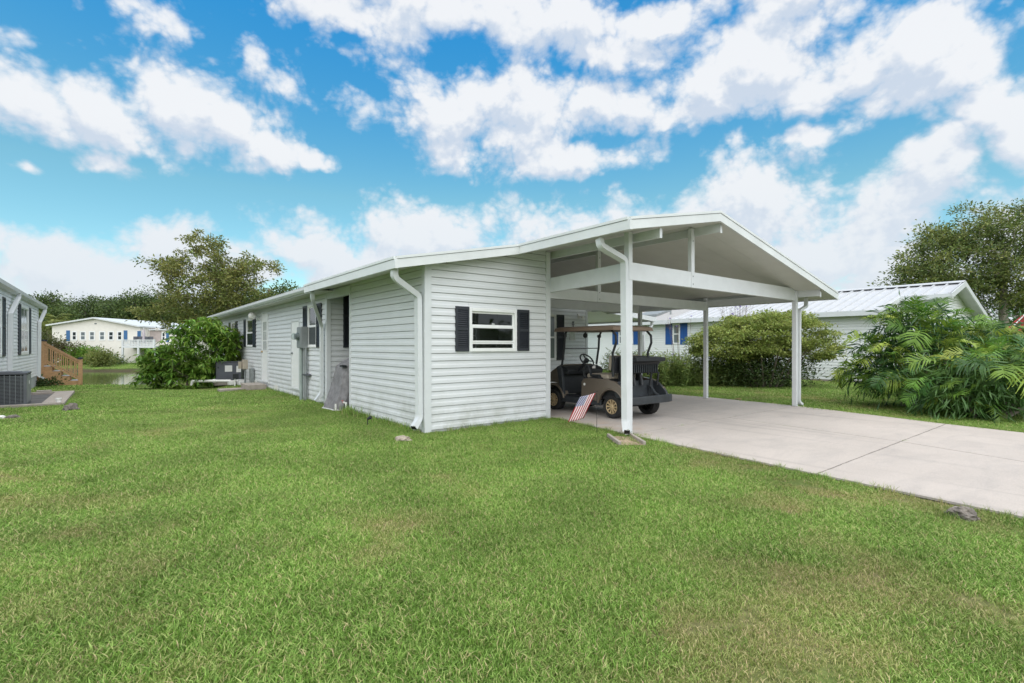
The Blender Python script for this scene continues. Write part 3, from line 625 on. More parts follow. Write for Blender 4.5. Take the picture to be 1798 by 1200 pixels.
# ------------------------------------------------------------------ carport roof, posts, beams, gutters
def slope_strip(x0, x1, y0, y1, za, zb, f=under):
    """solid between two heights above the roof underside, cut at the ridge"""
    xs = [x0] + ([ROOF_R] if x0 < ROOF_R < x1 else []) + [x1]
    return [(x, y0, f(x) + za) for x in xs] + [(x, y0, f(x) + zb) for x in xs[::-1]], (0, y1 - y0, 0)
YF, YB, XL, XR, XS = -2.75, 4.25, -.66, 9.28, 1.72
def carport():
    t = thing('carport', 'white aluminium carport with low gable roof over the concrete drive', 'carport')
    # roof sheet of interlocking panels running down the slope
    pan = [('shed', XL + .03, XS, -.28, YB), ('main', XS, XR - .03, YF + .03, YB)]
    y = YF + .03; k = 0
    while y < YB - .01:
        y1 = min(y + .42, YB)
        for side in (0, 1):
            if side == 0: x0, x1 = (XL + .03 if y >= -.30 else XS + .03), ROOF_R
            else: x0, x1 = ROOF_R, XR - .03
            if side == 0 and y < -.29 < y1:
                # the step where the shed roof begins
                MB().prism([(x, y + .0015, under(x) + z) for x, z in ((XS + .03, .01), (x1, .01), (x1, .125), (XS + .03, .125))], (0, -.28 - y - .003, 0)).obj('roof_panel', M_SOFF, t)
                MB().prism([(x, -.28, under(x) + z) for x, z in ((XL + .03, .01), (x1, .01), (x1, .125), (XL + .03, .125))], (0, y1 + .28 - .0015, 0)).obj('roof_panel', M_SOFF, t)
                continue
            MB().prism([(x, y + .0015, under(x) + z) for x, z in ((x0, .01), (x1, .01), (x1, .125), (x0, .125))], (0, y1 - y - .003, 0)).obj('roof_panel', M_SOFF, t)
        y = y1
    # white top skin
    for poly, e in (slope_strip(XL + .01, XS, -.31, YB, .126, .14), slope_strip(XS, XR - .01, YF + .01, YB, .126, .141)):
        MB().prism(poly, e).obj('roof_skin', M_ROOFW, t)
    def fascia_slope(x0, x1, y):
        for za, zb, d0, d1, nm in ((-.012, .118, -.02, .012, 'fascia'), (.126, .165, -.03, .04, 'drip_edge')):
            p, e = slope_strip(x0, x1, y + d0, y + d1, za, zb); MB().prism(p, e).obj(nm, M_ROOFW, t)
        p, e = slope_strip(x0 + .004, x1 - .004, y - .008, y + .014, .112, .13); MB().prism(p, e).obj('fascia_groove', M_GREYM, t)
    fascia_slope(XL, XS - .02, -.30); fascia_slope(XS - .012, ROOF_R - .0, YF); fascia_slope(ROOF_R + .0, XR, YF)
    def fascia_eave(x, y0, y1, out):
        z = under(x)
        for za, zb, a, b, nm in ((-.012, .118, -.02, .012, 'fascia'), (.126, .165, -.03, .05, 'drip_edge'), (.112, .13, -.008, .014, 'fascia_groove')):
            xa, xb = sorted((x - out * a * -1, x - out * b * -1)) if out > 0 else sorted((x + a, x + b))
            if out > 0: xa, xb = x - b, x - a
            MB().box(xa, xb, y0, y1, z + za, z + zb).obj(nm, M_GREYM if nm == 'fascia_groove' else M_ROOFW, t)
    fascia_eave(XL, -.285, YB, -1); fascia_eave(XS, YF + .015, -.32, -1); fascia_eave(XR, YF + .015, YB, 1)
    # front corner caps
    for x, y in ((XL, -.30), (XS, YF), (XR, YF)):
        z = under(x); MB().box(x - .024, x + .024, y - .026, y + .02, z - .016, z + .124).obj('fascia_corner', M_ROOFW, t)
    # posts
    for i, (x, y) in enumerate(((2.45, -2.14), (8.42, -2.18), (8.42, .06), (8.42, 2.2))):
        h = under(x) + .005
        p = MB().box(x - .048, x + .048, y - .048, y + .048, .03, h).obj('post', M_WHITE, t, bevel=.006)
        b = MB().box(x - .07, x + .07, y - .055, y + .055, .027, .034)
        for sx in (-.02, .02): b.tube([(x + sx, y - .049, .07), (x + sx, y - .055, .07)], .006, 6)
        b.obj('base_plate', M_GREYM, p)
    # longitudinal beams just under the roof
    for x, y1 in ((2.45, 4.2), (4.18, 4.6), (8.42, 4.2)):
        z = under(x + (.04 if x > 4.1 else -.04)) - .01
        sk = .30 if x < 3 else 0; xe = x + sk; ze = under(xe + .04) - .01 if sk else z; zm_ = under(x - .04) - .01
        MB().prism([(x + .054, -2.68, zm_ - .14), (x + .106, -2.68, zm_ - .14), (x + .106, -2.68, zm_), (x + .054, -2.68, zm_)], (sk, y1 + 2.68 if not sk else 2.9, ze - zm_ if sk else 0)).obj('purlin', M_WHITE, t)
        MB().box(x - .030 + .08, x + .030 + .08, -2.695, -2.681, z - .145, z + .002).obj('end_cap', M_WHITE, t)
    # front frame: tie beams
    MB().box(2.40, 8.47, -2.195, -2.10, 2.47, 2.745).obj('tie_beam', M_WHITE, t)
    MB().box(2.72, 8.47, .02, .11, 2.36, 2.58).obj('tie_beam', M_WHITE, t)
    MB().box(2.72, 8.47, 2.2, 2.29, 2.40, 2.62).obj('tie_beam', M_WHITE, t)
    MB().prism([(2.41, -2.098, 2.47), (2.49, -2.098, 2.47), (2.79, .02, 2.47), (2.725, .02, 2.47)], (0, 0, .275)).obj('side_beam', M_WHITE, t)
    MB().box(2.68, 2.73, .07, 4.2, 2.47, 2.745).obj('side_beam', M_WHITE, t)
    MB().box(8.385, 8.455, -2.098, 2.2, 2.46, 2.62).obj('side_beam', M_WHITE, t)
    for y in (-2.205, .01):
        z0 = 2.47 if y < -1 else 2.36
        k = MB().box(4.13, 4.23, y, y + .075, z0 - .004, under(4.18) - .005).obj('king_post', M_WHITE, t, bevel=.004)
        b = MB()
        for z in (z0 + .06, z0 + .20, 3.30): b.tube([(4.18, y - .001, z), (4.18, y - .008, z)], .011, 8)
        b.obj('bolt', M_GREYM, k, kind='stuff')
    # downspouts
    def spout(pts, w=.085, hgt=.065, mouth=None):
        P = [Vector(p) for p in pts]; Q = [P[0]]
        for i in range(1, len(P) - 1):              # round every elbow
            a, b, c = P[i - 1], P[i], P[i + 1]; r = min(.07, (a - b).length * .45, (c - b).length * .45)
            p0 = b + (a - b).normalized() * r; p1 = b + (c - b).normalized() * r
            for k in range(5): u = k / 4; Q.append(p0 * (1 - u) ** 2 + b * 2 * u * (1 - u) + p1 * u * u)
        Q.append(P[-1])
        o = MB().tube(Q, 0, sq=(w, hgt)).obj('downspout', M_WHITE, t, smooth=True)
        d = (Q[-1] - Q[-2]).normalized()
        MB().tube([Q[-1] - d * .01, Q[-1] + d * .002], 0, sq=(w * .86, hgt * .82)).obj('spout_mouth', M_DARK, o)
        b = MB()
        for z in (.25, 2.15):
            c = min(P, key=lambda p: abs(p.z - z))
            b.box(c.x - w * .53, c.x + w * .53, c.y - w * .53, c.y + w * .53, c.z + .06, c.z + .075)
        return o
    spout([(-.60, -.12, 2.60), (-.60, -.12, 2.47), (-.10, .06, 2.24), (-.085, .055, .25), (-.22, -.02, .12)], .10, .085)
    spout([(-.56, 4.05, 2.60), (-.55, 4.1, 2.45), (-.09, 4.92, 1.9), (-.085, 4.93, .3), (-.22, 4.95, .12)], .09, .07)
    spout([(1.80, -2.12, 3.04), (1.80, -2.14, 2.93), (2.33, -2.16, 2.77), (2.355, -2.165, .22), (2.22, -2.30, .10)], .10, .085)
    spout([(8.98, -2.2, 2.56), (8.96, -2.21, 2.36), (8.55, -2.22, 2.24), (8.52, -2.22, .12), (8.60, -2.26, .05)], .075, .06)
carport()

# ------------------------------------------------------------------ the long house
def house():
    t = thing('mobile_home', 'long grey sided single storey home running back behind the storage shed', 'house')
    HX1, HY0, HY1 = 8.84, 4.77, 19.7
    lw = wallplate(t, 'left_wall', [(.008, .1, HY0 + .01, HY1, -.05, 2.68)], M_MIDGREY)
    L = HY1 - HY0
    # openings given by their near and far distance
    def op(y0, y1, z0, z1): return (HY1 - y1, HY1 - y0, z0, z1)
    ops = [op(5.42, 6.3, 1.36, 2.44), op(6.98, 7.78, .22, 2.14), op(10.5, 11.42, .22, 2.55), op(12.75, 13.9, .0 + 1.38, 2.42), op(16.1, 17.1, 1.38, 2.42)]
    ops[0] = op(5.50, 6.22, 1.38, 2.46)
    siding(lw, (0, HY1), (0, -1), L - .08, .055, 2.66, openings=ops, m=M_SIDE)
    fw = wallplate(t, 'front_wall', [(.1, HX1 - .01, HY0 + .008, HY0 + .1, -.05, 2.66)], M_MIDGREY)
    gw = MB().prism([(x, HY0 + .008, z) for x, z in ((.1, 2.66), (HX1 - .01, 2.66), (HX1 - .01, under(HX1) + .02), (ROOF_R, ROOF_Z + .02), (.1, under(.1) + .02))], (0, .09, 0)).obj('gable_wall', M_MIDGREY, t)
    siding(fw, (.06, HY0), (1, 0), HX1 - .1, .055, 3.5, top=lambda s: under(s + .06), openings=[(6.25, 7.32, .95, 2.44), (.66, 1.44, 1.38, 2.88), (3.2, 4.15, .15, 2.2)], m=M_SIDE)
    rw = wallplate(t, 'right_wall', [(HX1 - .1, HX1, HY0 + .01, HY1, -.05, 2.60)], M_SIDE)
    wallplate(t, 'back_wall', [(.1, HX1 - .1, HY1 - .1, HY1, -.05, 2.6)], M_SIDE)
    wallplate(t, 'corner_trim', [(-.028, .07, HY0 - .03, HY0 + .08, 0, 2.66)], M_WHITE)
    wallplate(t, 'corner_trim', [(HX1 - .07, HX1 + .03, HY0 - .03, HY0 + .08, 0, 2.6)], M_WHITE)
    wallplate(t, 'corner_trim', [(-.028, .07, HY1 - .06, HY1 + .03, -.3, 2.66)], M_WHITE)
    wallplate(t, 'skirting', [(-.006, .008, HY0 + .1, HY1 - .1, -.3, .058)], M_MIDGREY)
    for y in (9.3, 12.2): wallplate(t, 'skirting_vent', [(-.03, -.007, y, y + .4, .02, .2)], M_PVC)
    # header over the gap beside the shed
    wallplate(t, 'breezeway_header', [(-.02, .06, 3.30, HY0 - .03, 2.52, 2.72)], M_WHITE)
    # windows and shutters on the long wall
    A = -math.pi / 2
    def lwin(y0, y1, z0, z1, sh, glass=M_GLASS):
        window(t, (0, y1, z0), A, y1 - y0, z1 - z0, glass=glass)
        shutter(t, (0, y0 - .015, z0), A, sh, z1 - z0, M_BLACK); shutter(t, (0, y1 + .015 + sh, z0), A, sh, z1 - z0, M_BLACK)
    lwin(5.50, 6.22, 1.38, 2.46, .36); lwin(12.75, 13.9, 1.38, 2.42, .42); lwin(16.1, 17.1, 1.38, 2.42, .42)
    def door(y0, y1, z0, z1, lite, nm):
        w, h = y1 - y0, z1 - z0
        d = MB().box(0, .05, -.03, .01, 0, h).box(w - .05, w, -.03, .01, 0, h).box(.05, w - .05, -.03, .01, h - .05, h).box(.05, w - .05, -.045, .01, 0, .03).obj(nm, M_WHITE, t, loc=(0, y1, z0), rz=A)
        MB().box(.055, w - .055, -.015, .008, .035, h - .055).obj('door_leaf', M_WINW, d, bevel=.003)
        if lite:
            g = MB(); gx0, gx1, gz0, gz1 = .22, w - .22, h * .45, h * .86
            g.box(gx0, gx1, -.022, -.016, gz0, gz1).obj('door_glass', mat('door_glass', (.30, .33, .34), rough=.15, spec=.8), d)
            b = MB()
            for k in range(4): zz = gz0 + (gz1 - gz0) * k / 3; b.box(gx0 - .02, gx1 + .02, -.03, -.0165, zz - .012, zz + .012)
            for k in range(4): xx = gx0 + (gx1 - gx0) * k / 3; b.box(xx - .012, xx + .012, -.0305, -.0235, gz0, gz1)
            b.obj('door_muntins', M_WINW, d)
        MB().lathe([(0, 0), (.03, .0), (.032, .03), (.02, .045), (0, .05)], (.11, -.016, 1.0), (0, -1, 0), 12).obj('door_knob', mat('brass_knob', (.35, .24, .1), metal=.8, rough=.35) if lite else M_GREYM, d, smooth=True)
    door(10.5, 11.42, .22, 2.55, True, 'side_door'); door(6.98, 7.78, .22, 2.14, False, 'utility_door')
    # windows, shutters and door under the carport
    window(t, (6.31, HY0, .95), 0, 1.07, 1.49, glass=M_BLIND); shutter(t, (7.40, HY0, .95), 0, .33, 1.49, M_BLACK); shutter(t, (5.96, HY0, .95), 0, .33, 1.49, M_BLACK)
    window(t, (.72, HY0, 1.38), 0, .78, 1.50, glass=M_BLIND); shutter(t, (.37, HY0, 1.38), 0, .30, 1.50, M_BLACK)
    MB().box(3.28, 4.19, HY0 - .02, HY0 + .006, .15, 2.18).obj('front_door', M_WINW, t)
    # gutter along the left eave, roof
    g = MB(); x = -.47
    g.prism([(x - .09, 4.27, 2.76), (x - .085, 4.27, 2.70), (x - .05, 4.27, 2.655), (x - .0, 4.27, 2.655), (x, 4.27, 2.70), (x - .075, 4.27, 2.71), (x - .08, 4.27, 2.76)], (0, HY1 + .25 - 4.27, 0))
    g.obj('gutter', M_WHITE, t)
    MB().box(x + .002, x + .03, 4.27, HY1 + .25, 2.63, 2.775).obj('fascia', M_WHITE, t)
    MB().box(x + .03, .0, 4.27, HY1 + .2, 2.665, 2.68).obj('soffit', M_SOFF, t)
    R = (HX1) / 2
    def rz(xx): return 2.765 + .17 * (R + .5 - abs(xx - R) - .0)
    for x0, x1 in ((-.5, R), (R, HX1 + .5)):
        MB().prism([(x0, 4.27, rz(x0)), (x1, 4.27, rz(x1)), (x1, 4.27, rz(x1) + .03), (x0, 4.27, rz(x0) + .03)], (0, HY1 + .3 - 4.27, 0)).obj('shingle_roof', M_SHING, t)
    MB().prism([(-.4, HY1 + .0, 2.7), (HX1 + .4, HY1, 2.7), (R, HY1, rz(R))], (0, .1, 0)).obj('back_gable', M_SIDE, t)
    for y, h_ in ((9.5, .16), (14.0, .12)):
        MB().lathe([(.05, 0), (.05, h_), (.075, h_), (.075, h_ + .04), (0, h_ + .06)], (.4, y, rz(.4)), (0, 0, 1), 12).obj('roof_vent', M_PVC, t, smooth=True)
    # globe light beside the side door, double spotlight on the corner
    l = MB().lathe([(.06, 0), (.06, .03), (.02, .04), (.02, .10)], (-.02, 11.85, 2.36), (-1, 0, 0), 12).obj('wall_light', M_WHITE, t, smooth=True)
    MB().lathe([(.0, -.13)] + [(.13 * math.sin(a), -.13 * math.cos(a)) for a in np.linspace(.3, 2.9, 9)] + [(0, .13)], (-.22, 11.85, 2.45), (0, 0, 1), 18).obj('globe', mat('milky_globe', (.75, .74, .72), rough=.15), l, smooth=True)
    sp = MB().box(8.35, 8.45, HY0 - .05, HY0 - .02, 2.42, 2.50).obj('spotlight', M_PVC, t)
    for sx in (-.1, .1): MB().lathe([(.0, 0), (.03, .0), (.055, .11), (0, .10)], (8.40 + sx * .6, HY0 - .07, 2.42), (sx * 5, -1, -.5), 12).obj('spotlight_head', M_PVC, sp, smooth=True)
    # lean-to roof on the far side
    s = lambda xx: 2.60 - .08 * (xx - 8.9)
    y0, y1 = 4.03, 15.0
    k = 0; xx = 8.9
    while xx < 11.65:
        MB().prism([(xx, y0 + .03, s(xx)), (xx + .28, y0 + .03, s(xx + .28)), (xx + .28, y0 + .03, s(xx + .28) + .05), (xx, y0 + .03, s(xx) + .05)], (0, y1 - y0, 0)).obj('awning_panel', M_WINW, t); xx += .285
    MB().prism([(8.85, y0, s(8.85) - .06), (11.78, y0, s(11.78) - .06), (11.78, y0, s(11.78) + .1), (8.85, y0, s(8.85) + .1)], (0, .028, 0)).obj('awning_fascia', M_WHITE, t)
    MB().box(11.75, 11.80, y0 + .03, y1, s(11.78) - .05, s(11.78) + .1).obj('awning_gutter', M_WHITE, t)
    MB().tube([(11.72, y0 + .15, 2.30), (11.70, y0 + .15, 2.18), (11.45, y0 + .1, 2.0), (11.2, y0 + .1, 1.92), (11.15, y0 + .1, 1.8), (11.15, y0 + .1, .0)], 0, sq=(.09, .07)).obj('awning_downspout', M_WHITE, t)
    MB().box(11.06, 11.14, y0 + .15, y0 + .23, -.02, 2.42).obj('awning_post', M_WHITE, t)
house()

# things fixed or leaning on the house
def wall_things():
    t = thing('electric_meter', 'grey electrical meter box with round meter and conduits beside the tall shutters', 'meter box')
    MB().box(-.20, -.03, 6.16, 6.56, 1.36, 1.91).obj('box', M_GREYM, t, bevel=.008)
    MB().box(-.21, -.201, 6.18, 6.54, 1.38, 1.89).obj('cover', M_GREYM, t, bevel=.003)
    MB().lathe([(.10, 0), (.10, .05), (.085, .06), (.085, .14), (.06, .16), (0, .165)], (-.211, 6.38, 1.66), (-1, 0, 0), 20).obj('meter_dome', M_CLEAR, t, smooth=True)
    MB().lathe([(.075, 0), (.075, .09), (0, .095)], (-.213, 6.38, 1.66), (-1, 0, 0), 20).obj('meter_dial', M_GREYM, t, smooth=True)
    MB().tube([(-.13, 6.42, 1.37), (-.13, 6.42, -.05)], .045, 12).obj('conduit', M_PIPE, t, smooth=True)
    for y, r in ((6.30, .022), (6.23, .018), (6.17, .026)): MB().tube([(-.09, y, 1.37), (-.09, y, -.05)], r, 10).obj('conduit', M_GREYM, t, smooth=True)
    MB().box(-.13, -.02, 5.95, 6.34, .66, .70).obj('conduit_strap', M_GREYD, t)
    # covered grill in the gap
    ring = []; rng = random.Random(5)
    levels = [(.0, -.26, .62, 3.55, 4.42), (.10, -.26, .66, 3.52, 4.44), (.30, -.16, .75, 3.50, 4.44), (.5, -.10, .82, 3.52, 4.40), (.75, -.05, .86, 3.54, 4.34), (.93, -.02, .9, 3.56, 4.30), (1.02, .02, .95, 3.6, 4.26), (1.17, .30, 1.0, 3.64, 4.2), (1.24, .5, .95, 3.72, 4.1)]
    vs, fs, S = [], [], 40
    for i, (z, x0, x1, y0, y1) in enumerate(levels):
        cx, cy, rx, ry = (x0 + x1) / 2, (y0 + y1) / 2, (x1 - x0) / 2, (y1 - y0) / 2
        for k in range(S):
            a = 2 * math.pi * k / S; c, s_ = math.cos(a), math.sin(a); e = .42
            fold = 1 + .045 * math.sin(a * 9 + z * 2.5) * (1.15 - z) + .03 * math.sin(a * 17 + 1 + z * 4) + .02 * math.sin(z * 13 + a * 3)
            vs.append((cx + rx * math.copysign(abs(c) ** e, c) * fold, cy + ry * math.copysign(abs(s_) ** e, s_) * fold, z + (.03 * math.sin(a * 7) if i == 0 else 0)))
    n = len(levels)
    for i in range(n - 1):
        for k in range(S): fs.append((i * S + k, i * S + (k + 1) % S, (i + 1) * S + (k + 1) % S, (i + 1) * S + k))
    fs.append(tuple((n - 1) * S + k for k in range(S)))
    t = thing('covered_grill', 'grill under a slouching grey fabric cover in the gap beside the shed', 'grill')
    mb = MB(); mb.add(vs, fs); c = mb.obj('cover', M_COVER, t, smooth=True)
    sm = c.modifiers.new('sub', 'SUBSURF'); sm.levels = 1; sm.render_levels = 1
    MB().tube([(vs[k][0] - .004, vs[k][1], .035) for k in range(10, 31)], .012, 6).obj('hem_cord', M_PVC, t)
    MB().box(-.06, .03, 3.60, 3.78, .96, 1.0).obj('cover_vent', M_PLAST, t)
    lg = MB()
    for x, y in ((.0, 3.7), (.5, 3.7), (.0, 4.3), (.5, 4.3)): lg.box(x, x + .03, y, y + .03, -.02, .2)
    lg.obj('cart_legs', M_PLAST, t, kind='stuff')
    # hose bib and cut off pipes at the foot of the gap
    t = thing('hose_spigot', 'white pvc standpipe with small red tap at the shed corner by the grill', 'tap')
    MB().tube([(-.07, 3.36, -.03), (-.07, 3.36, .22)], .022, 8).tube([(-.07, 3.36, .20), (-.07, 3.5, .20)], .02, 8).obj('standpipe', M_PVC, t, smooth=True)
    MB().tube([(-.07, 3.5, .20), (-.07, 3.62, .19)], .018, 8).lathe([(0, 0), (.035, 0), (.035, .012), (0, .012)], (-.07, 3.56, .23), (0, 0, 1), 8).obj('tap', mat('red_tap', (.45, .06, .05)), t, smooth=True)
    tag(MB().tube([(-.2, 3.62, -.03), (-.2, 3.62, .17)], .022, 8).obj('pipe_stub', M_PVC, smooth=True), 'short cut off pvc pipe standing in front of the grill cover', 'pipe')
    # black lawn sprinkler / light stake
    t = thing('garden_light', 'small black spotlight on a stake in the grass by the shed wall', 'garden light', (-.42, 1.35, 0))
    MB().tube([(0, 0, -.02), (0, 0, .12)], .008, 6).obj('stake', M_PLAST, t)
    MB().lathe([(0, 0), (.02, 0), (.035, .07), (0, .06)], (0, 0, .12), (.7, -.6, .5), 10).obj('lamp_head', M_PLAST, t, smooth=True)
    # pictures on the wall under the carport
    t = thing('wall_plaque', 'small framed plaque hanging on the wall behind the golf cart', 'plaque')
    MB().box(8.0, 8.26, 4.735, 4.750, 1.60, 1.98).obj('frame', M_PVC, t); MB().box(8.03, 8.23, 4.728, 4.734, 1.63, 1.95).obj('panel', mat('plaque_panel', (.55, .56, .52), var=.25, scale=18), t)
    t = MB().tube([(8.15, 4.73, 2.02), (8.15, 4.73, 2.12)], .02, 6).lathe([(0, -.07), (.05, -.05), (.02, 0), (.045, .05), (0, .07)], (8.15, 4.73, 2.18), (0, 0, 1), 8).obj('wall_ornament', M_GREYM, smooth=True)
    tag(t, 'small dark metal ornament above the framed plaque under the carport', 'ornament')
wall_things()

# ------------------------------------------------------------------ yard bits
def rock(name, loc, size, seed, m, label, cat='rock'):
    import bmesh
    from mathutils import noise as mn
    bm = bmesh.new(); bmesh.ops.create_icosphere(bm, subdivisions=4, radius=1)
    for v in bm.verts:
        p = v.co.copy(); k = 1 + .35 * mn.noise(p * 1.6 + Vector((seed, 0, 0))) + .22 * mn.noise(p * 4 + Vector((0, seed, 0))) + .12 * mn.noise(p * 9)
        v.co = Vector((p.x * size[0] * k, p.y * size[1] * k, max(-.3, p.z) * size[2] * k))
    me = bpy.data.meshes.new(name); bm.to_mesh(me); bm.free(); me.materials.append(m)
    return tag(link(name, me, loc=loc, rz=seed), label, cat)
rock('rock', (1.53, -6.32, .03), (.105, .085, .07), 1.3, M_STONE, 'dark pitted rock lying in the grass at the edge of the driveway')
rock('rock', (-.57, -.36, .02), (.13, .085, .06), 2.2, M_STONEP, 'flat pinkish brown stone in the grass by the shed downspout')
rock('rock', (-4.70, 7.38, .03), (.155, .11, .12), 4.1, M_STONE, 'dark pitted rock on the lawn in front of the concrete edging')
rock('rock', (-5.72, 6.48, .02), (.14, .08, .06), 6.1, M_PVC, 'whitish stone at the left edge of the lawn')
rock('rock', (-5.5, 6.42, .02), (.12, .08, .06), 7.1, M_STONE, 'small dark stone beside the whitish stone on the lawn')

def yard():
    # concrete edging and slab around the left air conditioner
    t = thing('concrete_edging', 'pale concrete edging round the sunken slab of the left air conditioner', 'edging')
    x0, x1, y0, y1 = -7.2, -4.88, 8.72, 12.8; w = .22
    for nm, b in (('edge_block', (x0, x1 - .0, y0, y0 + .14)), ('edge_block', (x1 - .42, x1, y0 + .142, y1 - .142)), ('edge_block', (x0, x1, y1 - .14, y1))):
        MB().box(*b, -.05, .075).obj(nm, M_CONCG, t, bevel=.01)
    MB().box(x0, x1 - .422, y0 + .142, y1 - .142, -.05, .012).obj('slab', mat('stained_slab', (.10, .095, .09), rough=.9, var=.3, scale=3), t)
    p = MB().lathe([(.05, 0), (.05, .09), (.065, .09), (.065, .12), (.045, .12), (.045, .05), (0, .05)], (-5.0, 8.95, .05), (0, 0, 1), 14).obj('cleanout_pipe', M_PVC, smooth=True)
    tag(p, 'short round pvc cleanout with rusty middle at the corner of the concrete edging', 'pipe')
    MB().box(-5.72, -5.45, 12.98, 13.2, -.02, .09)
    tag(MB().box(-5.75, -5.42, 13.0, 13.22, -.02, .10).obj('paving_stone', M_CONCG, bevel=.01), 'pale stone block by the downspout of the left house', 'stone')
    # left condenser
    t = thing('air_conditioner', 'large louvered grey air conditioner standing on the slab at the left', 'air conditioner')
    ax0, ax1, ay0, ay1, az0, az1 = -6.42, -5.58, 9.2, 10.02, .02, .79
    MB().box(ax0 + .04, ax1 - .04, ay0 + .04, ay1 - .04, az0 + .04, az1 - .05).obj('coil', M_DARK, t)
    MB().box(ax0, ax1, ay0, ay1, az0, az0 + .05).obj('base_pan', M_ACGR, t)
    top = MB().prism([(ax0 - .01, ay0 - .01, az1 - .045), (ax1 + .01, ay0 - .01, az1 - .045), (ax1 + .01, ay1 + .01, az1 - .045), (ax0 - .01, ay1 + .01, az1 - .045)], (0, 0, .045)).obj('top_cover', M_GREYD, t, bevel=.01)
    for x, y in ((ax0, ay0), (ax1 - .05, ay0), (ax0, ay1 - .05), (ax1 - .05, ay1 - .05)): MB().box(x, x + .05, y, y + .05, az0 + .05, az1 - .045).obj('corner_post', M_ACGR, t)
    n = 20
    for k in range(n):
        z = az0 + .065 + k * (az1 - az0 - .13) / n
        MB().box(ax0 + .05, ax1 - .05, ay0 + .002, ay0 + .03, z, z + .017).obj('louver', M_ACGR, t)
        MB().box(ax0 + .002, ax0 + .03, ay0 + .05, ay1 - .05, z, z + .017).obj('louver', M_ACGR, t)
    v = MB()
    for k in range(1, 9): x = ax0 + (ax1 - ax0) * k / 9; v.box(x - .004, x + .004, ay0 - .003, ay0 + .001, az0 + .05, az1 - .05)
    v.obj('grille_wires', M_GREYM, t, kind='stuff')
    MB().box(ax1 - .012, ax1 + .006, ay0 + .06, ay1 - .02, az0 + .05, az1 - .06).obj('side_panel', M_GREYM, t)
    MB().box(ax1 + .006, ax1 + .009, ay0 + .4, ay0 + .52, .5, .58).obj('sticker', M_PVC, t)
    MB().lathe([(.0, 0), (.30, 0), (.32, .01), (.3, .02), (0, .03)], ((ax0 + ax1) / 2, (ay0 + ay1) / 2, az1), (0, 0, 1), 24).obj('fan_guard', M_ACGR, t)
    # package unit beside the bush
    t = thing('heat_pump', 'low dark grey heat pump cabinet half behind the bush by the long wall', 'air conditioner')
    hx0, hx1, hy0, hy1 = -.98, -.16, 14.15, 15.0
    MB().box(hx0, hx1, hy0, hy1, .12, .80).obj('cabinet', M_GREYD, t, bevel=.01)
    MB().box(hx0 - .02, hx1 + .02, hy0 - .02, hy1 + .02, .80, .83).obj('lid', M_GREYD, t)
    MB().box(hx0 + .28, hx0 + .52, hy0 - .008, hy0, .45, .68).obj('data_label', M_PVC, t)
    MB().box(hx0 + .66, hx0 + .82, hy0 - .008, hy0, .42, .66).obj('data_label', M_PVC, t)
    MB().box(hx0 + .04, hx0 + .09, hy0 - .01, hy0, .58, .64).obj('latch', M_PLAST, t)
    tag(MB().box(-1.05, -.1, 14.05, 15.1, -.05, .12).obj('equipment_pad', M_CONCG, bevel=.01), 'concrete pad under the low dark grey heat pump', 'pad')
    # white drain pipes
    tag(MB().tube([(-1.72, 14.3, .13), (-1.1, 13.85, .14), (-.62, 13.5, .14)], .05, 10).tube([(-1.72, 14.3, .13), (-1.74, 14.32, -.02)], .045, 10).lathe([(.07, 0), (.07, .09)], (-1.12, 13.87, .14), (1, -.7, 0), 10).obj('drain_pipe', M_PVC, smooth=True),
        'white pvc drain pipe lying on short legs in front of the bush', 'pipe')
    tag(MB().box(-.72, -.48, 13.2, 13.5, .0, .16).obj('drain_box', M_PVC, bevel=.02), 'white plastic box at the end of the drain pipe', 'box')
    tag(MB().box(-.46, -.06, 12.9, 13.7, -.02, .17).obj('pump_base', mat('white_base', (.6, .6, .58), rough=.8), bevel=.05), 'white rounded equipment base against the long wall near the paving', 'base')
    t = thing('junction_box', 'black box on a short white post in front of the heat pump', 'box')
    MB().tube([(-.56, 13.0, -.02), (-.56, 13.0, .25)], .03, 8).obj('post', M_PVC, t, smooth=True); MB().box(-.62, -.45, 12.92, 13.06, .24, .42).obj('box', M_PLAST, t, bevel=.01)
    t = thing('utility_pedestal', 'tan pair of utility boxes on grey posts against the long wall', 'utility box')
    MB().tube([(-.25, 12.9, .0), (-.25, 12.9, .62)], .03, 8).obj('post', M_GREYM, t); MB().box(-.34, -.18, 12.78, 13.0, .58, .92).obj('box', M_SEAT, t, bevel=.01)
    MB().box(-.16, -.03, 12.45, 12.7, .15, .62).obj('box', M_GREYM, t, bevel=.01); MB().box(-.45, -.36, 12.9, 13.05, .6, .85).obj('box', M_SEAT, t, bevel=.01)
    # steps and pavers at the side door
    tag(MB().box(-.62, -.06, 10.5, 11.6, -.03, .17).obj('door_step', M_CONCG, bevel=.012), 'square concrete block step below the white side door', 'step')
    tag(MB().box(-1.35, -.66, 10.8, 11.3, -.03, .045).obj('paver', M_CONCG, bevel=.01), 'thin flat paver in the grass left of the concrete step', 'paver')
    # splash block under the carport spout
    t = thing('splash_block', 'stained concrete splash block under the downspout of the left carport post', 'splash block', (2.16, -2.22, 0), math.radians(-125))
    c = mat('stained_concrete', (.36, .26, .19), rough=.9, var=.3, scale=5, bump=.5)
    MB().box(-.05, .62, -.16, .16, -.02, .025).obj('trough', c, t); MB().box(-.05, .62, -.20, -.155, -.02, .07).obj('kerb', M_CONCG, t, bevel=.008); MB().box(-.05, .62, .155, .20, -.02, .07).obj('kerb', M_CONCG, t, bevel=.008)
    tag(MB().prism([(7.35, -1.1, 0), (7.6, -1.0, 0), (7.5, -.85, 0)], (0, 0, .01)).obj('dead_leaf', mat('dead_leaf', (.35, .2, .09)), loc=(1.35, .35, .03)), 'single brown dead leaf on the grass beside the drive', 'leaf')
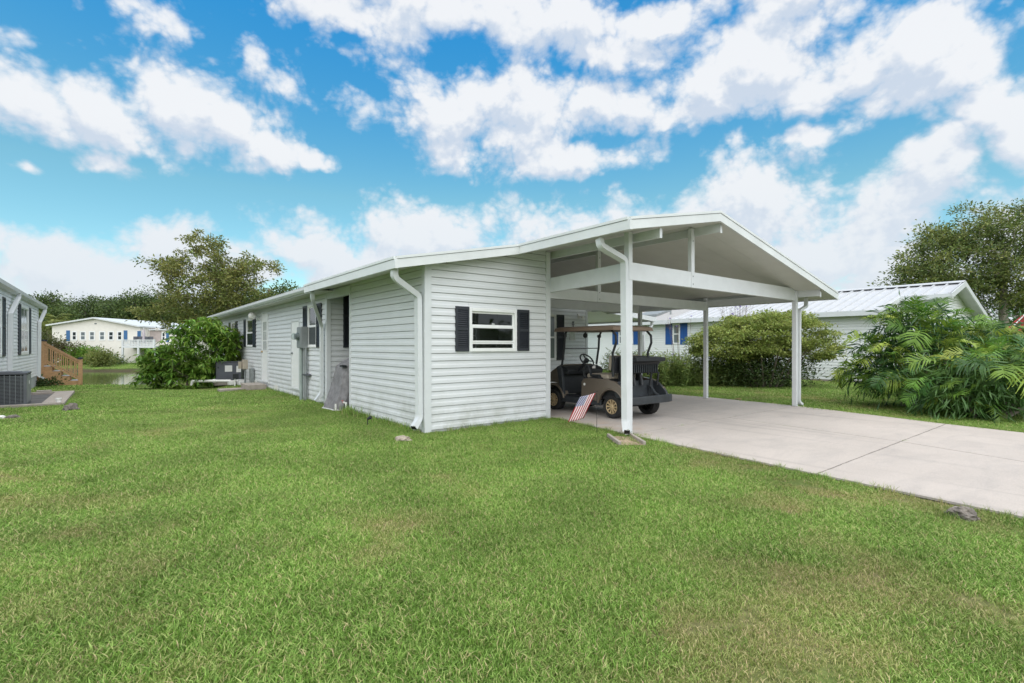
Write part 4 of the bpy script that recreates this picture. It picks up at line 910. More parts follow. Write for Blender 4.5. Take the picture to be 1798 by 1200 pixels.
yard()

# ------------------------------------------------------------------ small flag on a garden stake
def flag_material():
    m = bpy.data.materials.new('stars_and_stripes'); m.use_nodes = True; N = m.node_tree.nodes; L = m.node_tree.links; p = N['Principled BSDF']; p.inputs['Roughness'].default_value = .8
    uv = N.new('ShaderNodeUVMap'); sp = N.new('ShaderNodeSeparateXYZ'); L.new(uv.outputs[0], sp.inputs[0]); U, V = sp.outputs[0], sp.outputs[1]
    def M(op, a, b=None):
        n = N.new('ShaderNodeMath'); n.operation = op
        for i, x in enumerate((a, b)):
            if x is None: continue
            if isinstance(x, (int, float)): n.inputs[i].default_value = x
            else: L.new(x, n.inputs[i])
        return n.outputs[0]
    st = M('MODULO', M('FLOOR', M('MULTIPLY', V, 12.999)), 2.0)             # 0 = red, 1 = white
    mx = N.new('ShaderNodeMix'); mx.data_type = 'RGBA'; L.new(st, mx.inputs[0]); mx.inputs[6].default_value = (.42, .012, .025, 1); mx.inputs[7].default_value = (.74, .72, .72, 1)
    cant = M('MULTIPLY', M('LESS_THAN', U, .40), M('GREATER_THAN', V, 6 / 13))
    # staggered stars
    su = M('MULTIPLY', U, 6 / .40); sv = M('MULTIPLY', M('SUBTRACT', V, 6 / 13), 5 / (7 / 13))
    def dots(ou, ov):
        a = M('SUBTRACT', M('FRACT', M('ADD', su, ou)), .5); b = M('SUBTRACT', M('FRACT', M('ADD', sv, ov)), .5)
        return M('LESS_THAN', M('ADD', M('MULTIPLY', a, a), M('MULTIPLY', b, b)), .055)
    s = M('MAXIMUM', dots(0, 0), dots(.5, .5))
    cm = N.new('ShaderNodeMix'); cm.data_type = 'RGBA'; L.new(s, cm.inputs[0]); cm.inputs[6].default_value = (.035, .04, .17, 1); cm.inputs[7].default_value = (.72, .72, .75, 1)
    fx = N.new('ShaderNodeMix'); fx.data_type = 'RGBA'; L.new(cant, fx.inputs[0]); L.new(mx.outputs[2], fx.inputs[6]); L.new(cm.outputs[2], fx.inputs[7])
    L.new(fx.outputs[2], p.inputs['Base Color'])
    t = N.new('ShaderNodeBsdfTranslucent'); L.new(fx.outputs[2], t.inputs[0]); ms = N.new('ShaderNodeMixShader'); ms.inputs[0].default_value = .1
    L.new(p.outputs[0], ms.inputs[1]); L.new(t.outputs[0], ms.inputs[2]); L.new(ms.outputs[0], N['Material Output'].inputs[0]); return m
def cloth(name, origin, ux, uy, w, h, m, parent, amp=.02, nx=16, ny=10):
    vs, fs, uvs = [], [], []
    ux, uy = Vector(ux), Vector(uy); nn = ux.cross(uy).normalized()
    for j in range(ny + 1):
        for i in range(nx + 1):
            u, v = i / nx, j / ny
            vs.append(Vector(origin) + ux * w * u + uy * h * v + nn * amp * math.sin(v * 7 + u * 2.2) * (.3 + u)); uvs.append((u, v))
    for j in range(ny):
        for i in range(nx): a = j * (nx + 1) + i; fs.append((a, a + 1, a + nx + 2, a + nx + 1))
    me = bpy.data.meshes.new(name); me.from_pydata(vs, [], fs); l = me.uv_layers.new(name='UVMap')
    for p in me.polygons:
        for li, vi in zip(p.loop_indices, p.vertices): l.data[li].uv = uvs[vi]
        p.use_smooth = True
    me.materials.append(m); o = link(name, me, parent)
    s = o.modifiers.new('solid', 'SOLIDIFY'); s.thickness = .002; return o
def flags():
    t = thing('garden_flag', 'small american flag drooping from a thin stake at the carport edge', 'flag')
    base = Vector((2.18, -1.72, 0)); wood = M_PLAST
    MB().tube([base, base + Vector((0, 0, .66))], .004, 6).obj('stake', wood, t)
    r = Vector((RT[0], RT[1], 0)); f = Vector((FW[0], FW[1], 0)); top = base + Vector((0, 0, .66))
    MB().tube([top + r * .012 + Vector((0, 0, .03)), top - r * .28 - Vector((0, 0, .09))], .004, 6).obj('staff', M_PLAST, t)
    # hoist edge runs along the dowel, the fly hangs down
    ux = (-r * .42 + f * .05 + Vector((0, 0, -.90))).normalized(); uy = (-r * .95 - Vector((0, 0, .24))).normalized()
    cloth('flag_cloth', top - r * .02 - Vector((0, 0, .0)), ux, uy, .46, .26, flag_material(), t, .014)
    # red flag seen behind the big philodendron
    t = thing('red_flag', 'plain red flag on a slanted pole behind the philodendrons', 'flag')
    c = DR(13.0, 0); 
    P = lambda x, y: DR(13.0, (x - 899) / 885 * 13.0, 1.43 + (607 - y) / 885 * 13.0)
    MB().tube([P(1850, 500), P(1792, 560), P(1760, 592)], .014, 8).obj('pole', M_WHITE, t)
    cloth('flag_cloth', P(1750, 592), (P(1800, 598) - P(1750, 592)).normalized(), (P(1792, 556) - P(1750, 592)).normalized(), .72, .85, mat('red_cloth', (.45, .05, .06), rough=.8, transl=.3), t, .05)
flags()

# ------------------------------------------------------------------ golf cart
def golf_cart():
    t = thing('golf_cart', 'champagne and black golf cart with tan roof parked under the carport', 'golf cart', (3.56, -.88, .028), math.radians(88.5))
    # local: x forward from the rear axle, y to the left (the left wheels are at y=0), z up
    W = -1.12                                     # right side
    def side(poly, y0, y1, nm, m, bev=.012):
        return MB().prism([(a, y0, z) for a, z in poly], (0, y1 - y0, 0)).obj(nm, m, t, bevel=bev)
    def arch(cx, r, a0, a1, cz=.23, n=10): return [(cx + r * math.cos(a), cz + r * math.sin(a)) for a in np.linspace(a0, a1, n)]
    # rear body side panels with wheel arches
    for y0, y1 in ((-.02, .06), (W - .06, W + .02)):
        poly = [(.80, .34), (.79, .66), (.74, .73), (.55, .75), (.15, .745), (-.10, .71), (-.34, .56), (-.44, .36), (-.34, .34)] + arch(0, .33, math.pi * .93, math.pi * .07)
        side(poly, y0, y1, 'rear_side_panel', M_CARTB)
        # flared lip over the wheel
        MB().tube([(a, y1 + .0 if y0 > -1 else y0, z) for a, z in arch(0, .335, math.pi * .93, math.pi * .05)], .02, 8).obj('arch_lip', M_CARTB, t, smooth=True)
    MB().prism([(.78, W + .03, .35), (.78, W + .03, .66), (-.02, W + .03, .66), (-.02, W + .03, .35)], (0, -W - .06, 0)).obj('seat_box', M_PLAST, t)
    # rocker and floor
    side([(.84, .24), (.84, .36), (1.36, .36), (1.36, .24)], W + .0, -.02, 'floor_pan', M_PLAST)
    side([(.28, .22), (.28, .33), (1.42, .33), (1.42, .20)], -.02, .03, 'rocker_panel', M_PLASTG); side([(.28, .22), (.28, .33), (1.42, .33), (1.42, .20)], W - .03, W + .02, 'rocker_panel', M_PLASTG)
    # front: fire wall, dash, cowl, fenders, bumper
    for y0, y1 in ((-.03, .035), (W - .035, W + .03)):
        side([(1.34, .28), (1.42, .90), (1.50, .97), (1.58, .94), (1.50, .60), (1.44, .26)], y0, y1, 'door_pillar', M_PLASTG)
    side([(1.38, .36), (1.44, .95), (1.50, .95), (1.46, .36)], W + .02, -.02, 'fire_wall', M_PLAST)
    side([(1.28, .78), (1.26, .87), (1.34, .93), (1.52, .97), (1.60, .93), (1.50, .78)], W + .02, -.02, 'dashboard', M_PLAST, .02)
    side([(1.52, 1.0), (1.50, .64), (1.62, .58), (1.95, .60), (2.12, .56), (2.17, .62), (2.10, .72), (1.85, .86), (1.62, .98)], W + .08, -.08, 'front_cowl', M_CARTB, .04)
    side([(1.50, .56), (1.48, .40), (2.1, .40), (2.14, .50), (1.95, .56)], W + .12, -.12, 'chassis_front', M_PLAST)
    for y0, y1 in ((-.12, .05), (W - .05, W + .12)):
        side([(a, z) for a, z in arch(1.68, .36, math.pi * .95, .1)] + [(a, z) for a, z in arch(1.68, .31, .1, math.pi * .95)], y0, y1, 'front_fender', M_CARTB)
    side([(2.08, .30), (2.08, .46), (2.20, .46), (2.22, .32)], W + .06, -.06, 'front_bumper', M_PLASTG, .02)
    for y in (-.16, W + .16): MB().lathe([(0, 0), (.07, 0), (.07, .02), (.05, .035), (0, .04)], (2.11, y, .66), (1, 0, .35), 16).obj('headlight', M_CLEAR, t, smooth=True)
    # seat
    MB().box(.18, .76, W + .10, -.10, .66, .73).obj('seat_base', M_PLAST, t, bevel=.01)
    MB().box(.20, .78, W + .08, -.08, .73, .83).obj('seat_cushion', M_SEAT, t, bevel=.035)
    side([(.13, .90), (.22, .92), (.20, 1.21), (.10, 1.19)], W + .10, -.10, 'backrest', M_SEAT, .03)
    side([(.04, .85), (.125, .90), (.095, 1.20), (.0, 1.18)], W + .07, -.07, 'backrest_shell', M_PLAST, .02)
    for y in (-.3, W + .3): MB().box(.02, .10, y - .03, y + .03, .66, .95).obj('backrest_bracket', M_PLAST, t)
    # armrests
    for y in (-.03, W + .03):
        MB().tube([(.30, y, .74), (.40, y, .77), (.70, y, .72), (.80, y, .80), (.78, y, .96), (.68, y, .99), (.64, y, .90), (.60, y, .80), (.36, y, .80)], .028, 8).obj('armrest', M_PLAST, t, smooth=True)
    # sweater basket behind the seat with bag straps
    side([(-.02, .88), (-.18, .85), (-.34, 1.08), (-.46, 1.10), (-.46, 1.17), (-.02, 1.19)], W + .10, -.14, 'basket', M_PLAST, .012)
    b = MB()
    for k in range(14): y = W + .16 + k * .058; b.box(-.315, -.19, y, y + .018, .88, 1.05)
    b.obj('basket_ribs', M_PLASTG, t, kind='stuff')
    for y in (-.45, W + .45): MB().tube([(-.10, y, .86), (-.14, y, .72), (-.16, y, .62)], .035, 8).obj('bag_support', M_PLAST, t)
    MB().tube([(-.26, W + .34, .62), (-.30, W + .34, .86), (-.32, W + .14, .87), (-.28, W + .14, .62)], .022, 8).obj('bag_strap', M_PLAST, t, smooth=True)
    # bag well and rear bumper
    side([(-.02, .34), (-.02, .70), (-.10, .71), (-.12, .38), (-.42, .36), (-.42, .31)], W + .02, -.02, 'bag_well', M_PLASTG)
    MB().tube([(-.12, W + .18, .42), (-.16, W + .2, .62), (-.28, W + .2, .46), (-.40, W + .2, .40)], .03, 8).obj('bag_cradle', M_PLASTG, t, smooth=True)
    MB().prism([(-.36, -.0 + .06, .28), (-.50, -.0 + .06, .30), (-.56, -.12, .30), (-.56, W + .12, .30), (-.50, W - .06, .30), (-.36, W - .06, .28)], (0, 0, .15)).obj('rear_bumper', M_PLASTG, t, bevel=.02)
    for y0, y1 in ((-.02, .02), (W - .02, W + .02)): side([(-.08, .40), (-.10, .70), (-.22, .66), (-.40, .50), (-.44, .40)], y0 - .012, y1 + .006, 'well_side', M_PLASTG)
    MB().box(.0, 2.05, W + .3, -.3, .20, .26).obj('chassis', M_PLAST, t)
    # roof and struts
    n = 12; vs = []; fs = []
    A0, A1 = -.06, 1.66; B0, B1 = .05, W - .05
    for j, (z, ins) in enumerate(((1.70, 0), (1.725, -.012), (1.77, .025), (1.797, .10), (1.805, .3))):
        for (a, b_) in ((A0, B0), (A1, B0), (A1, B1), (A0, B1)):
            ca, cb = (A0 + A1) / 2, (B0 + B1) / 2
            vs.append((a + math.copysign(ins, ca - a), b_ + math.copysign(ins, cb - b_), z))
    for j in range(4):
        for k in range(4): fs.append((j * 4 + k, j * 4 + (k + 1) % 4, j * 4 + 4 + (k + 1) % 4, j * 4 + 4 + k))
    fs += [(3, 2, 1, 0), (16, 17, 18, 19)]
    mb = MB(); mb.add(vs, fs); mb.obj('roof', M_CARTR, t, bevel=.008)
    for y in (-.03, W + .03):
        MB().tube([(1.47, y, .98), (1.40, y, 1.35), (1.38, y, 1.62), (1.32, y, 1.72)], .024, 8).obj('front_strut', M_PLAST, t, smooth=True)
        MB().lathe([(.045, 0), (.045, .06)], (1.385, y, 1.58), (0, 0, 1), 10).obj('strut_clamp', M_PLAST, t)
        MB().tube([(.02, y, .80), (.03, y, 1.25), (-.06, y, 1.46), (-.05, y, 1.60), (.06, y, 1.71), (.2, y, 1.72)], .024, 8).obj('rear_strut', M_PLAST, t, smooth=True)
    ws = MB().prism([(1.46, W + .05, 1.0), (1.375, W + .05, 1.69), (1.381, W + .05, 1.69), (1.466, W + .05, 1.0)], (0, -W - .1, 0)).obj('windshield', M_SHIELD, t)
    MB().tube([(1.42, W + .04, 1.34), (1.42, -.04, 1.34)], .010, 6).obj('windshield_hinge', M_PLAST, ws)
    MB().tube([(1.25, -.5, 1.71), (1.22, -.5, 1.66)], .01, 6).lathe([(0, 0), (.055, 0), (.055, .03), (0, .03)], (1.22, -.5, 1.62), (1, 0, 0), 14).obj('mirror', M_PLAST, t)
    # steering wheel, column
    cy = -.33; ax = Vector((-.75, 0, .66)).normalized(); c = Vector((1.02, cy, 1.09)); u = Vector((0, 1, 0)); w = ax.cross(u)
    MB().tube([c + (u * math.cos(a) + w * math.sin(a)) * .165 for a in np.linspace(0, 2 * math.pi, 29)], .016, 8, caps=False).obj('steering_wheel', M_PLAST, t, smooth=True)
    sp = MB()
    for a in (0.2, 2.94, 4.71): sp.tube([c - ax * .02, c + (u * math.cos(a) + w * math.sin(a)) * .16], .014, 6)
    sp.lathe([(0, -.03), (.055, -.03), (.05, .02), (0, .03)], c, ax, 14).obj('wheel_spokes', M_PLAST, t, smooth=True)
    MB().tube([c - ax * .02, (1.32, cy, .82)], .028, 8).obj('steering_column', M_PLAST, t, smooth=True)
    MB().box(1.22, 1.225, -.80, -.70, .90, .96).obj('dash_sticker', M_PVC, t)
    MB().lathe([(0, 0), (.028, 0), (.028, .004), (.016, .004), (.016, .0045), (0, .0045)], (.70, .061, .62), (0, 1, 0), 14).obj('side_emblem', M_PVC, t)
    # wheels
    def wheel(a, y, out, r=.225):
        tp = [(r - .09, -.085), (r - .02, -.095), (r, -.07), (r, -.03), (r - .006, -.027), (r - .006, -.021), (r, -.018), (r, .018), (r - .006, .021), (r - .006, .027), (r, .03), (r, .07), (r - .02, .095), (r - .09, .085)]
        wh = MB().lathe(tp, (0, 0, 0), (0, out, 0), 32, caps=False).obj('wheel', M_RUB, t, smooth=True, loc=(a, y, r))
        rm = MB().lathe([(0, .02), (.10, .02), (.13, .06), (.142, .086), (.136, .088), (.12, .05), (0, .045)], (0, 0, 0), (0, out, 0), 32)
        rm.obj('rim', M_RUB, wh, smooth=True)
        lip = MB().tube([(.134 * math.cos(q), out * .082, .134 * math.sin(q)) for q in np.linspace(0, 2 * math.pi, 33)], .008, 6, caps=False)
        lip.obj('rim_lip', M_RIM, wh, smooth=True)
        s = MB(); nsp = 10
        for k in range(nsp):
            q = 2 * math.pi * k / nsp; d = Vector((math.cos(q), 0, math.sin(q))); pr = Vector((-math.sin(q), 0, math.cos(q)))
            a_, b_ = d * .03, d * .132
            s.add([a_ - pr * .010 + Vector((0, out * .078, 0)), a_ + pr * .010 + Vector((0, out * .078, 0)), b_ + pr * .017 + Vector((0, out * .086, 0)), b_ - pr * .017 + Vector((0, out * .086, 0)),
                   a_ - pr * .011 + Vector((0, out * .05, 0)), a_ + pr * .011 + Vector((0, out * .05, 0)), b_ + pr * .017 + Vector((0, out * .06, 0)), b_ - pr * .017 + Vector((0, out * .06, 0))],
                  [(0, 1, 2, 3), (0, 4, 5, 1), (1, 5, 6, 2), (3, 2, 6, 7), (0, 3, 7, 4)])
        s.lathe([(.045, .05), (.045, .082), (.025, .09), (0, .09)], (0, 0, 0), (0, out, 0), 16).obj('rim_spokes', M_RIM, wh)
    wheel(0, -.05, 1); wheel(0, W + .05, -1); wheel(1.68, -.05, 1); wheel(1.68, W + .05, -1)
    MB().tube([(0, -.1, .225), (0, W + .1, .225)], .04, 8).tube([(1.68, -.1, .225), (1.68, W + .1, .225)], .03, 8).obj('axle', M_PLAST, t, kind='stuff')
golf_cart()

# ------------------------------------------------------------------ neighbouring houses
def left_house():
    t = thing('neighbour_house', 'white sided house with black shutters cut by the left edge of the picture', 'house')
    X, Y0, Y1 = -6.4, 6.0, 20.9
    wallplate(t, 'skirting', [(X - .1, X - .01, Y0, Y1, -.5, .22)], M_MIDGREY)
    lw = wallplate(t, 'right_wall', [(X - .12, X - .008, Y0, Y1, .2, 3.0)], M_SIDEL)
    wins = [(15.9, 17.9, 1.12, 2.80), (9.6, 12.3, 1.12, 2.78)]
    siding(lw, (X, Y0), (0, 1), Y1 - Y0, .22, 3.0, openings=[(a - Y0, b - Y0, c, d) for a, b, c, d in wins], exp=.11, m=M_SIDEL, single=False)
    for a, b, c, d in wins:
        window(t, (X, a, c), math.pi / 2, b - a, d - c, glass=M_BLIND, fr=.09, mullion=True)
        shutter(t, (X, a - .50, c), math.pi / 2, .46, d - c, M_BLACK); shutter(t, (X, b + .03, c), math.pi / 2, .50, d - c, M_BLACK)
    wallplate(t, 'corner_trim', [(X - .06, X + .03, Y1 - .1, Y1 + .02, .2, 3.0)], M_WHITE)
    MB().box(X - 8, X - .13, Y1 - .1, Y1, -.4, 3.0).obj('back_wall', M_SIDEL, t); MB().box(X - 8, X - .13, Y0, Y0 + .1, -.2, 3.0).obj('front_wall', M_SIDEL, t)
    MB().box(X + .0, X + .11, Y0 - .3, Y1 + 1.4, 2.99, 3.01).obj('soffit', M_WHITE, t)
    MB().prism([(X + .11, Y0 - .3, 2.99), (X + .19, Y0 - .3, 3.03), (X + .20, Y0 - .3, 3.13), (X + .11, Y0 - .3, 3.13)], (0, Y1 - Y0 + 1.7, 0)).obj('gutter', M_WHITE, t)
    for a, b in (((X + .11, 3.12), (X - 4, 4.1)), ((X - 4, 4.1), (X - 8.3, 3.12))):
        MB().prism([(a[0], Y0 - .3, a[1]), (b[0], Y0 - .3, b[1]), (b[0], Y0 - .3, b[1] + .05), (a[0], Y0 - .3, a[1] + .05)], (0, Y1 - Y0 + 1.7, 0)).obj('roof', M_SHINGP, t)
    MB().prism([(X - .01, Y1 - .05, 3.0), (X - 8, Y1 - .05, 3.0), (X - 4, Y1 - .05, 4.08)], (0, .1, 0)).obj('gable', M_SIDEL, t)
    for ya, yb in ((14.3, 13.35), (Y1 + 1.0, Y1 - .2)):
        MB().tube([(X + .15, ya + .0, 3.02), (X + .15, ya, 2.9), (X + .08, yb, 2.35), (X + .06, yb, .2), (X + .22, yb, .05)], 0, sq=(.11, .11)).obj('downspout', M_WHITE, t)
left_house()

def stairs():
    t = thing('deck_stairs', 'stained wood stairs with railings and black post caps behind the left house', 'stairs', (-6.55, 21.15, -.28))
    # local: +x descends towards the yard
    n = 4; run, rise = .28, .21; w = 1.15
    for k in range(n):
        x = -.05 + k * run; z = rise * (n - k)
        MB().box(x + .35, x + .35 + run + .02, .03, w - .03, z - .04, z).obj('tread', M_TREAD, t)
    for y in (0, w - .04):
        poly = [(.3, y, 0), (.3, y, rise * n)]
        for k in range(n): x = .3 + k * run; poly += [(x + run, y, rise * (n - k)), (x + run, y, rise * (n - k - 1))]
        poly[-1] = (.3 + n * run, y, 0)
        MB().prism([p for p in poly], (0, .04, 0)).obj('stringer', M_WOOD, t)
    MB().box(-1.6, .3, 0, w + .6, rise * n - .05, rise * n).obj('landing', M_TREAD, t); MB().box(-1.6, .3, .0, .04, -.2, rise * n - .05).obj('landing_skirt', M_WOOD, t)
    for y in (-.06, w - .03):
        for x, h in ((.22, rise * n + 1.05), (.3 + n * run - .02, 1.12)):
            p = MB().box(x, x + .1, y, y + .1, -.1, h).obj('post', M_WOOD, t)
            MB().box(x - .02, x + .12, y - .02, y + .12, h, h + .04).prism([(x - .01, y - .01, h + .04), (x + .11, y - .01, h + .04), (x + .11, y + .11, h + .04), (x - .01, y + .11, h + .04)], (0, 0, .03)).obj('post_cap', M_BLACK, p)
        xa, za, xb, zb = .3, rise * n + .95, .3 + n * run, 1.0
        for dz, hh in ((0, .08), (-.70, .07)):
            MB().prism([(xa, y + .03, za + dz), (xb, y + .03, zb + dz), (xb, y + .03, zb + dz - hh), (xa, y + .03, za + dz - hh)], (0, .04, 0)).obj('rail', M_WOOD, t)
        MB().prism([(xa, y - .0, za + .03), (xb, y - .0, zb + .03), (xb, y, zb), (xa, y, za)], (0, .12, 0)).obj('cap_rail', M_WOOD, t)
        for k in range(1, 8):
            x = xa + (xb - xa) * k / 8; z = za + (zb - za) * k / 8
            MB().box(x - .018, x + .018, y + .031, y + .068, z - .74, z - .05).obj('baluster', M_WOOD, t)
stairs()

def right_house():
    t = thing('white_neighbour_house', 'white house with blue shutters and white ribbed metal roof across the right lawn', 'house')
    X, Y0, Y1 = 18.35, -1.2, 19.0; XR2 = 26.3; RX = 22.35; RZ = 3.86
    lw = wallplate(t, 'left_wall', [(X + .008, X + .12, Y0 + .05, Y1, -.1, 2.62)], M_SIDEN)
    wins = [(10.25, 11.25, 1.5, 2.42), (6.9 + .45, 7.75, 1.5, 2.52)]
    siding(lw, (X, Y1), (0, -1), Y1 - Y0, .08, 2.6, openings=[(Y1 - b, Y1 - a, c, d) for a, b, c, d in wins], exp=.115, m=M_SIDEN, single=False)
    for (a, b, c, d), s in zip(wins, (.42, .40)):
        window(t, (X, b, c), -math.pi / 2, b - a, d - c, glass=M_BLIND, fr=.04)
        shutter(t, (X, a - .03, c - .02), -math.pi / 2, s, d - c + .04, M_BLUE, louver=False); shutter(t, (X, b + .03 + s, c - .02), -math.pi / 2, s, d - c + .04, M_BLUE, louver=False)
    wallplate(t, 'foundation', [(X - .004, X + .007, Y0 + .05, Y1, -.1, .08)], M_CONCG)
    fw = wallplate(t, 'front_wall', [(X + .02, XR2, Y0 + .008, Y0 + .12, -.1, 2.6)], M_SIDEN)
    top = lambda s: RZ - .12 - .285 * abs(X + s - RX)
    siding(fw, (X, Y0), (1, 0), XR2 - X, .08, 3.8, top=top, exp=.115, m=M_SIDEN, single=False, openings=[(1.9, 2.5, 2.0, 2.7)])
    window(t, (X + 1.9, Y0, 2.0), 0, .6, .7)
    wallplate(t, 'corner_trim', [(X - .03, X + .1, Y0 - .03, Y0 + .1, 0, 2.6)], M_WHITE)
    wallplate(t, 'right_wall', [(XR2 - .1, XR2, Y0 + .13, Y1, -.1, 2.5)], M_SIDEN); wallplate(t, 'back_wall', [(X + .13, XR2 - .1, Y1 - .1, Y1, -.1, 2.5)], M_SIDEN)
    zr = lambda x: RZ - .27 * abs(x - RX)
    # metal roof: front half; the porch part in front of Y0 is narrower on the near side
    YM = 7.6; XE = X - .42
    for x0, x1, y0, y1 in ((XE, RX, Y0 - .05, YM), (20.15, RX, -2.75, Y0 - .052), (RX, 27.2, -2.75, YM)):
        MB().prism([(x0, y0, zr(x0)), (x1, y0, zr(x1)), (x1, y0, zr(x1) + .05), (x0, y0, zr(x0) + .05)], (0, y1 - y0, 0)).obj('metal_roof', M_METROOF, t)
    y = -2.73; 
    rib = M_METROOF
    while y < YM:
        xs = 20.15 if y < Y0 - .06 else XE
        for a, b in ((xs, RX - .16), (27.2, RX + .16)):
            MB().prism([(a, y, zr(a) + .05), (b, y, zr(b) + .05), (b, y + .012, zr(b) + .115), (a, y + .012, zr(a) + .115), (a, y + .05, zr(a) + .115), (b, y + .05, zr(b) + .115), (b, y + .06, zr(b) + .05), (a, y + .06, zr(a) + .05)][:4] and [(a, y, zr(a) + .05), (a, y + .012, zr(a) + .115), (a, y + .05, zr(a) + .115), (a, y + .062, zr(a) + .05)], (b - a, 0, zr(b) - zr(a))).obj('rib', rib, t)
        y += .41
    # ridge cap standing on the ribs, dark vents between them
    MB().prism([(RX - .30, -2.78, zr(RX - .30) + .118), (RX, -2.78, zr(RX) + .118), (RX + .30, -2.78, zr(RX + .30) + .118), (RX + .3, -2.78, zr(RX + .3) + .14), (RX, -2.78, zr(RX) + .145), (RX - .30, -2.78, zr(RX - .30) + .14)], (0, YM + 2.8, 0)).obj('ridge_cap', M_METROOF, t)
    MB().box(RX - .19, RX - .17, -2.7, YM, zr(RX - .18) + .05, zr(RX - .18) + .11).obj('ridge_vent', M_BLACK, t)
    # gable fascia of the porch, ceiling, inner gable
    for a, b in ((20.12, RX), (RX, 27.25)):
        MB().prism([(a, -2.80, zr(a) - .10), (b, -2.80, zr(b) - .10), (b, -2.80, zr(b) + .1), (a, -2.80, zr(a) + .1)], (0, .035, 0)).obj('gable_fascia', M_WHITE, t)
    MB().box(20.10, 20.14, -2.76, Y0 - .06, zr(20.12) - .10, zr(20.12) + .08).obj('porch_fascia', M_WHITE, t)
    MB().box(XE - .06, XE, Y0 - .1, YM, zr(XE) - .12, zr(XE) + .07).obj('gutter', M_WHITE, t)
    MB().box(XE, X, Y0 - .05, Y1, 2.58, 2.6).obj('soffit', M_WHITE, t)
    MB().prism([(XE, Y0 - .06, zr(XE) - .1), (20.15, Y0 - .06, zr(20.15) - .1), (20.15, Y0 - .06, zr(20.15) + .08), (XE, Y0 - .06, zr(XE) + .08)], (0, .03, 0)).obj('rake_fascia', M_WHITE, t)
    pw = wallplate(t, 'porch_wall', [(20.45, 26.9, -2.30, -2.2, -.1, 2.5)], M_SIDEN)
    siding(pw, (20.45, -2.31), (1, 0), 6.5, .08, 3.9, top=lambda s: zr(20.45 + s) - .03, exp=.115, m=M_SIDEN, single=False, openings=[(.25, .85, 2.25, 2.9)])
    MB().prism([(20.45, -2.3, 2.5), (26.9, -2.3, 2.5), (26.9, -2.3, zr(26.9)), (RX, -2.3, zr(RX)), (20.45, -2.3, zr(20.45))], (0, .1, 0)).obj('porch_gable', M_SIDEN, t)
    window(t, (20.7, -2.31, 2.25), 0, .6, .65)
    wallplate(t, 'porch_side_wall', [(20.45, 20.55, -2.19, Y0 - .02, -.1, 3.2)], M_SIDEN)
    # shingled half of the roof behind
    for x0, x1 in ((XE, RX), (RX, 26.8)):
        MB().prism([(x0, YM + .02, zr(x0) - .02), (x1, YM + .02, zr(x1) - .02), (x1, YM + .02, zr(x1) + .03), (x0, YM + .02, zr(x0) + .03)], (0, Y1 + .3 - YM, 0)).obj('shingle_roof', M_SHINGP, t)
    MB().box(XE - .06, XE, YM + .01, Y1 + .3, zr(XE) - .16, zr(XE) + .05).obj('gutter', M_WHITE, t)
    for y, h in ((8.6, .25), (11.2, .2), (13.2, .25)):
        MB().lathe([(.05, -.05), (.05, h), (0, h)], (19.4, y, zr(19.4)), (0, 0, 1), 10).obj('roof_vent', M_GREYM, t)
    MB().prism([(19.0, 9.2, zr(19.0) + .04), (20.2, 9.2, zr(20.2) + .04), (20.2, 9.2, zr(20.2) + .16), (19.0, 9.2, zr(19.0) + .16)], (0, 1.3, 0)).obj('skylight', M_GREYM, t)
    MB().prism([(19.0, 12.4, zr(19.0) + .04), (20.0, 12.4, zr(20.0) + .04), (20.0, 12.4, zr(20.0) + .16), (19.0, 12.4, zr(19.0) + .16)], (0, 1.6, 0)).obj('skylight', M_GREYD, t)
    MB().tube([(XE + .0, -.95, 2.6), (X - .08, -1.0, 2.3), (X - .06, -1.0, .1)], 0, sq=(.09, .07)).obj('downspout', M_WHITE, t)
right_house()

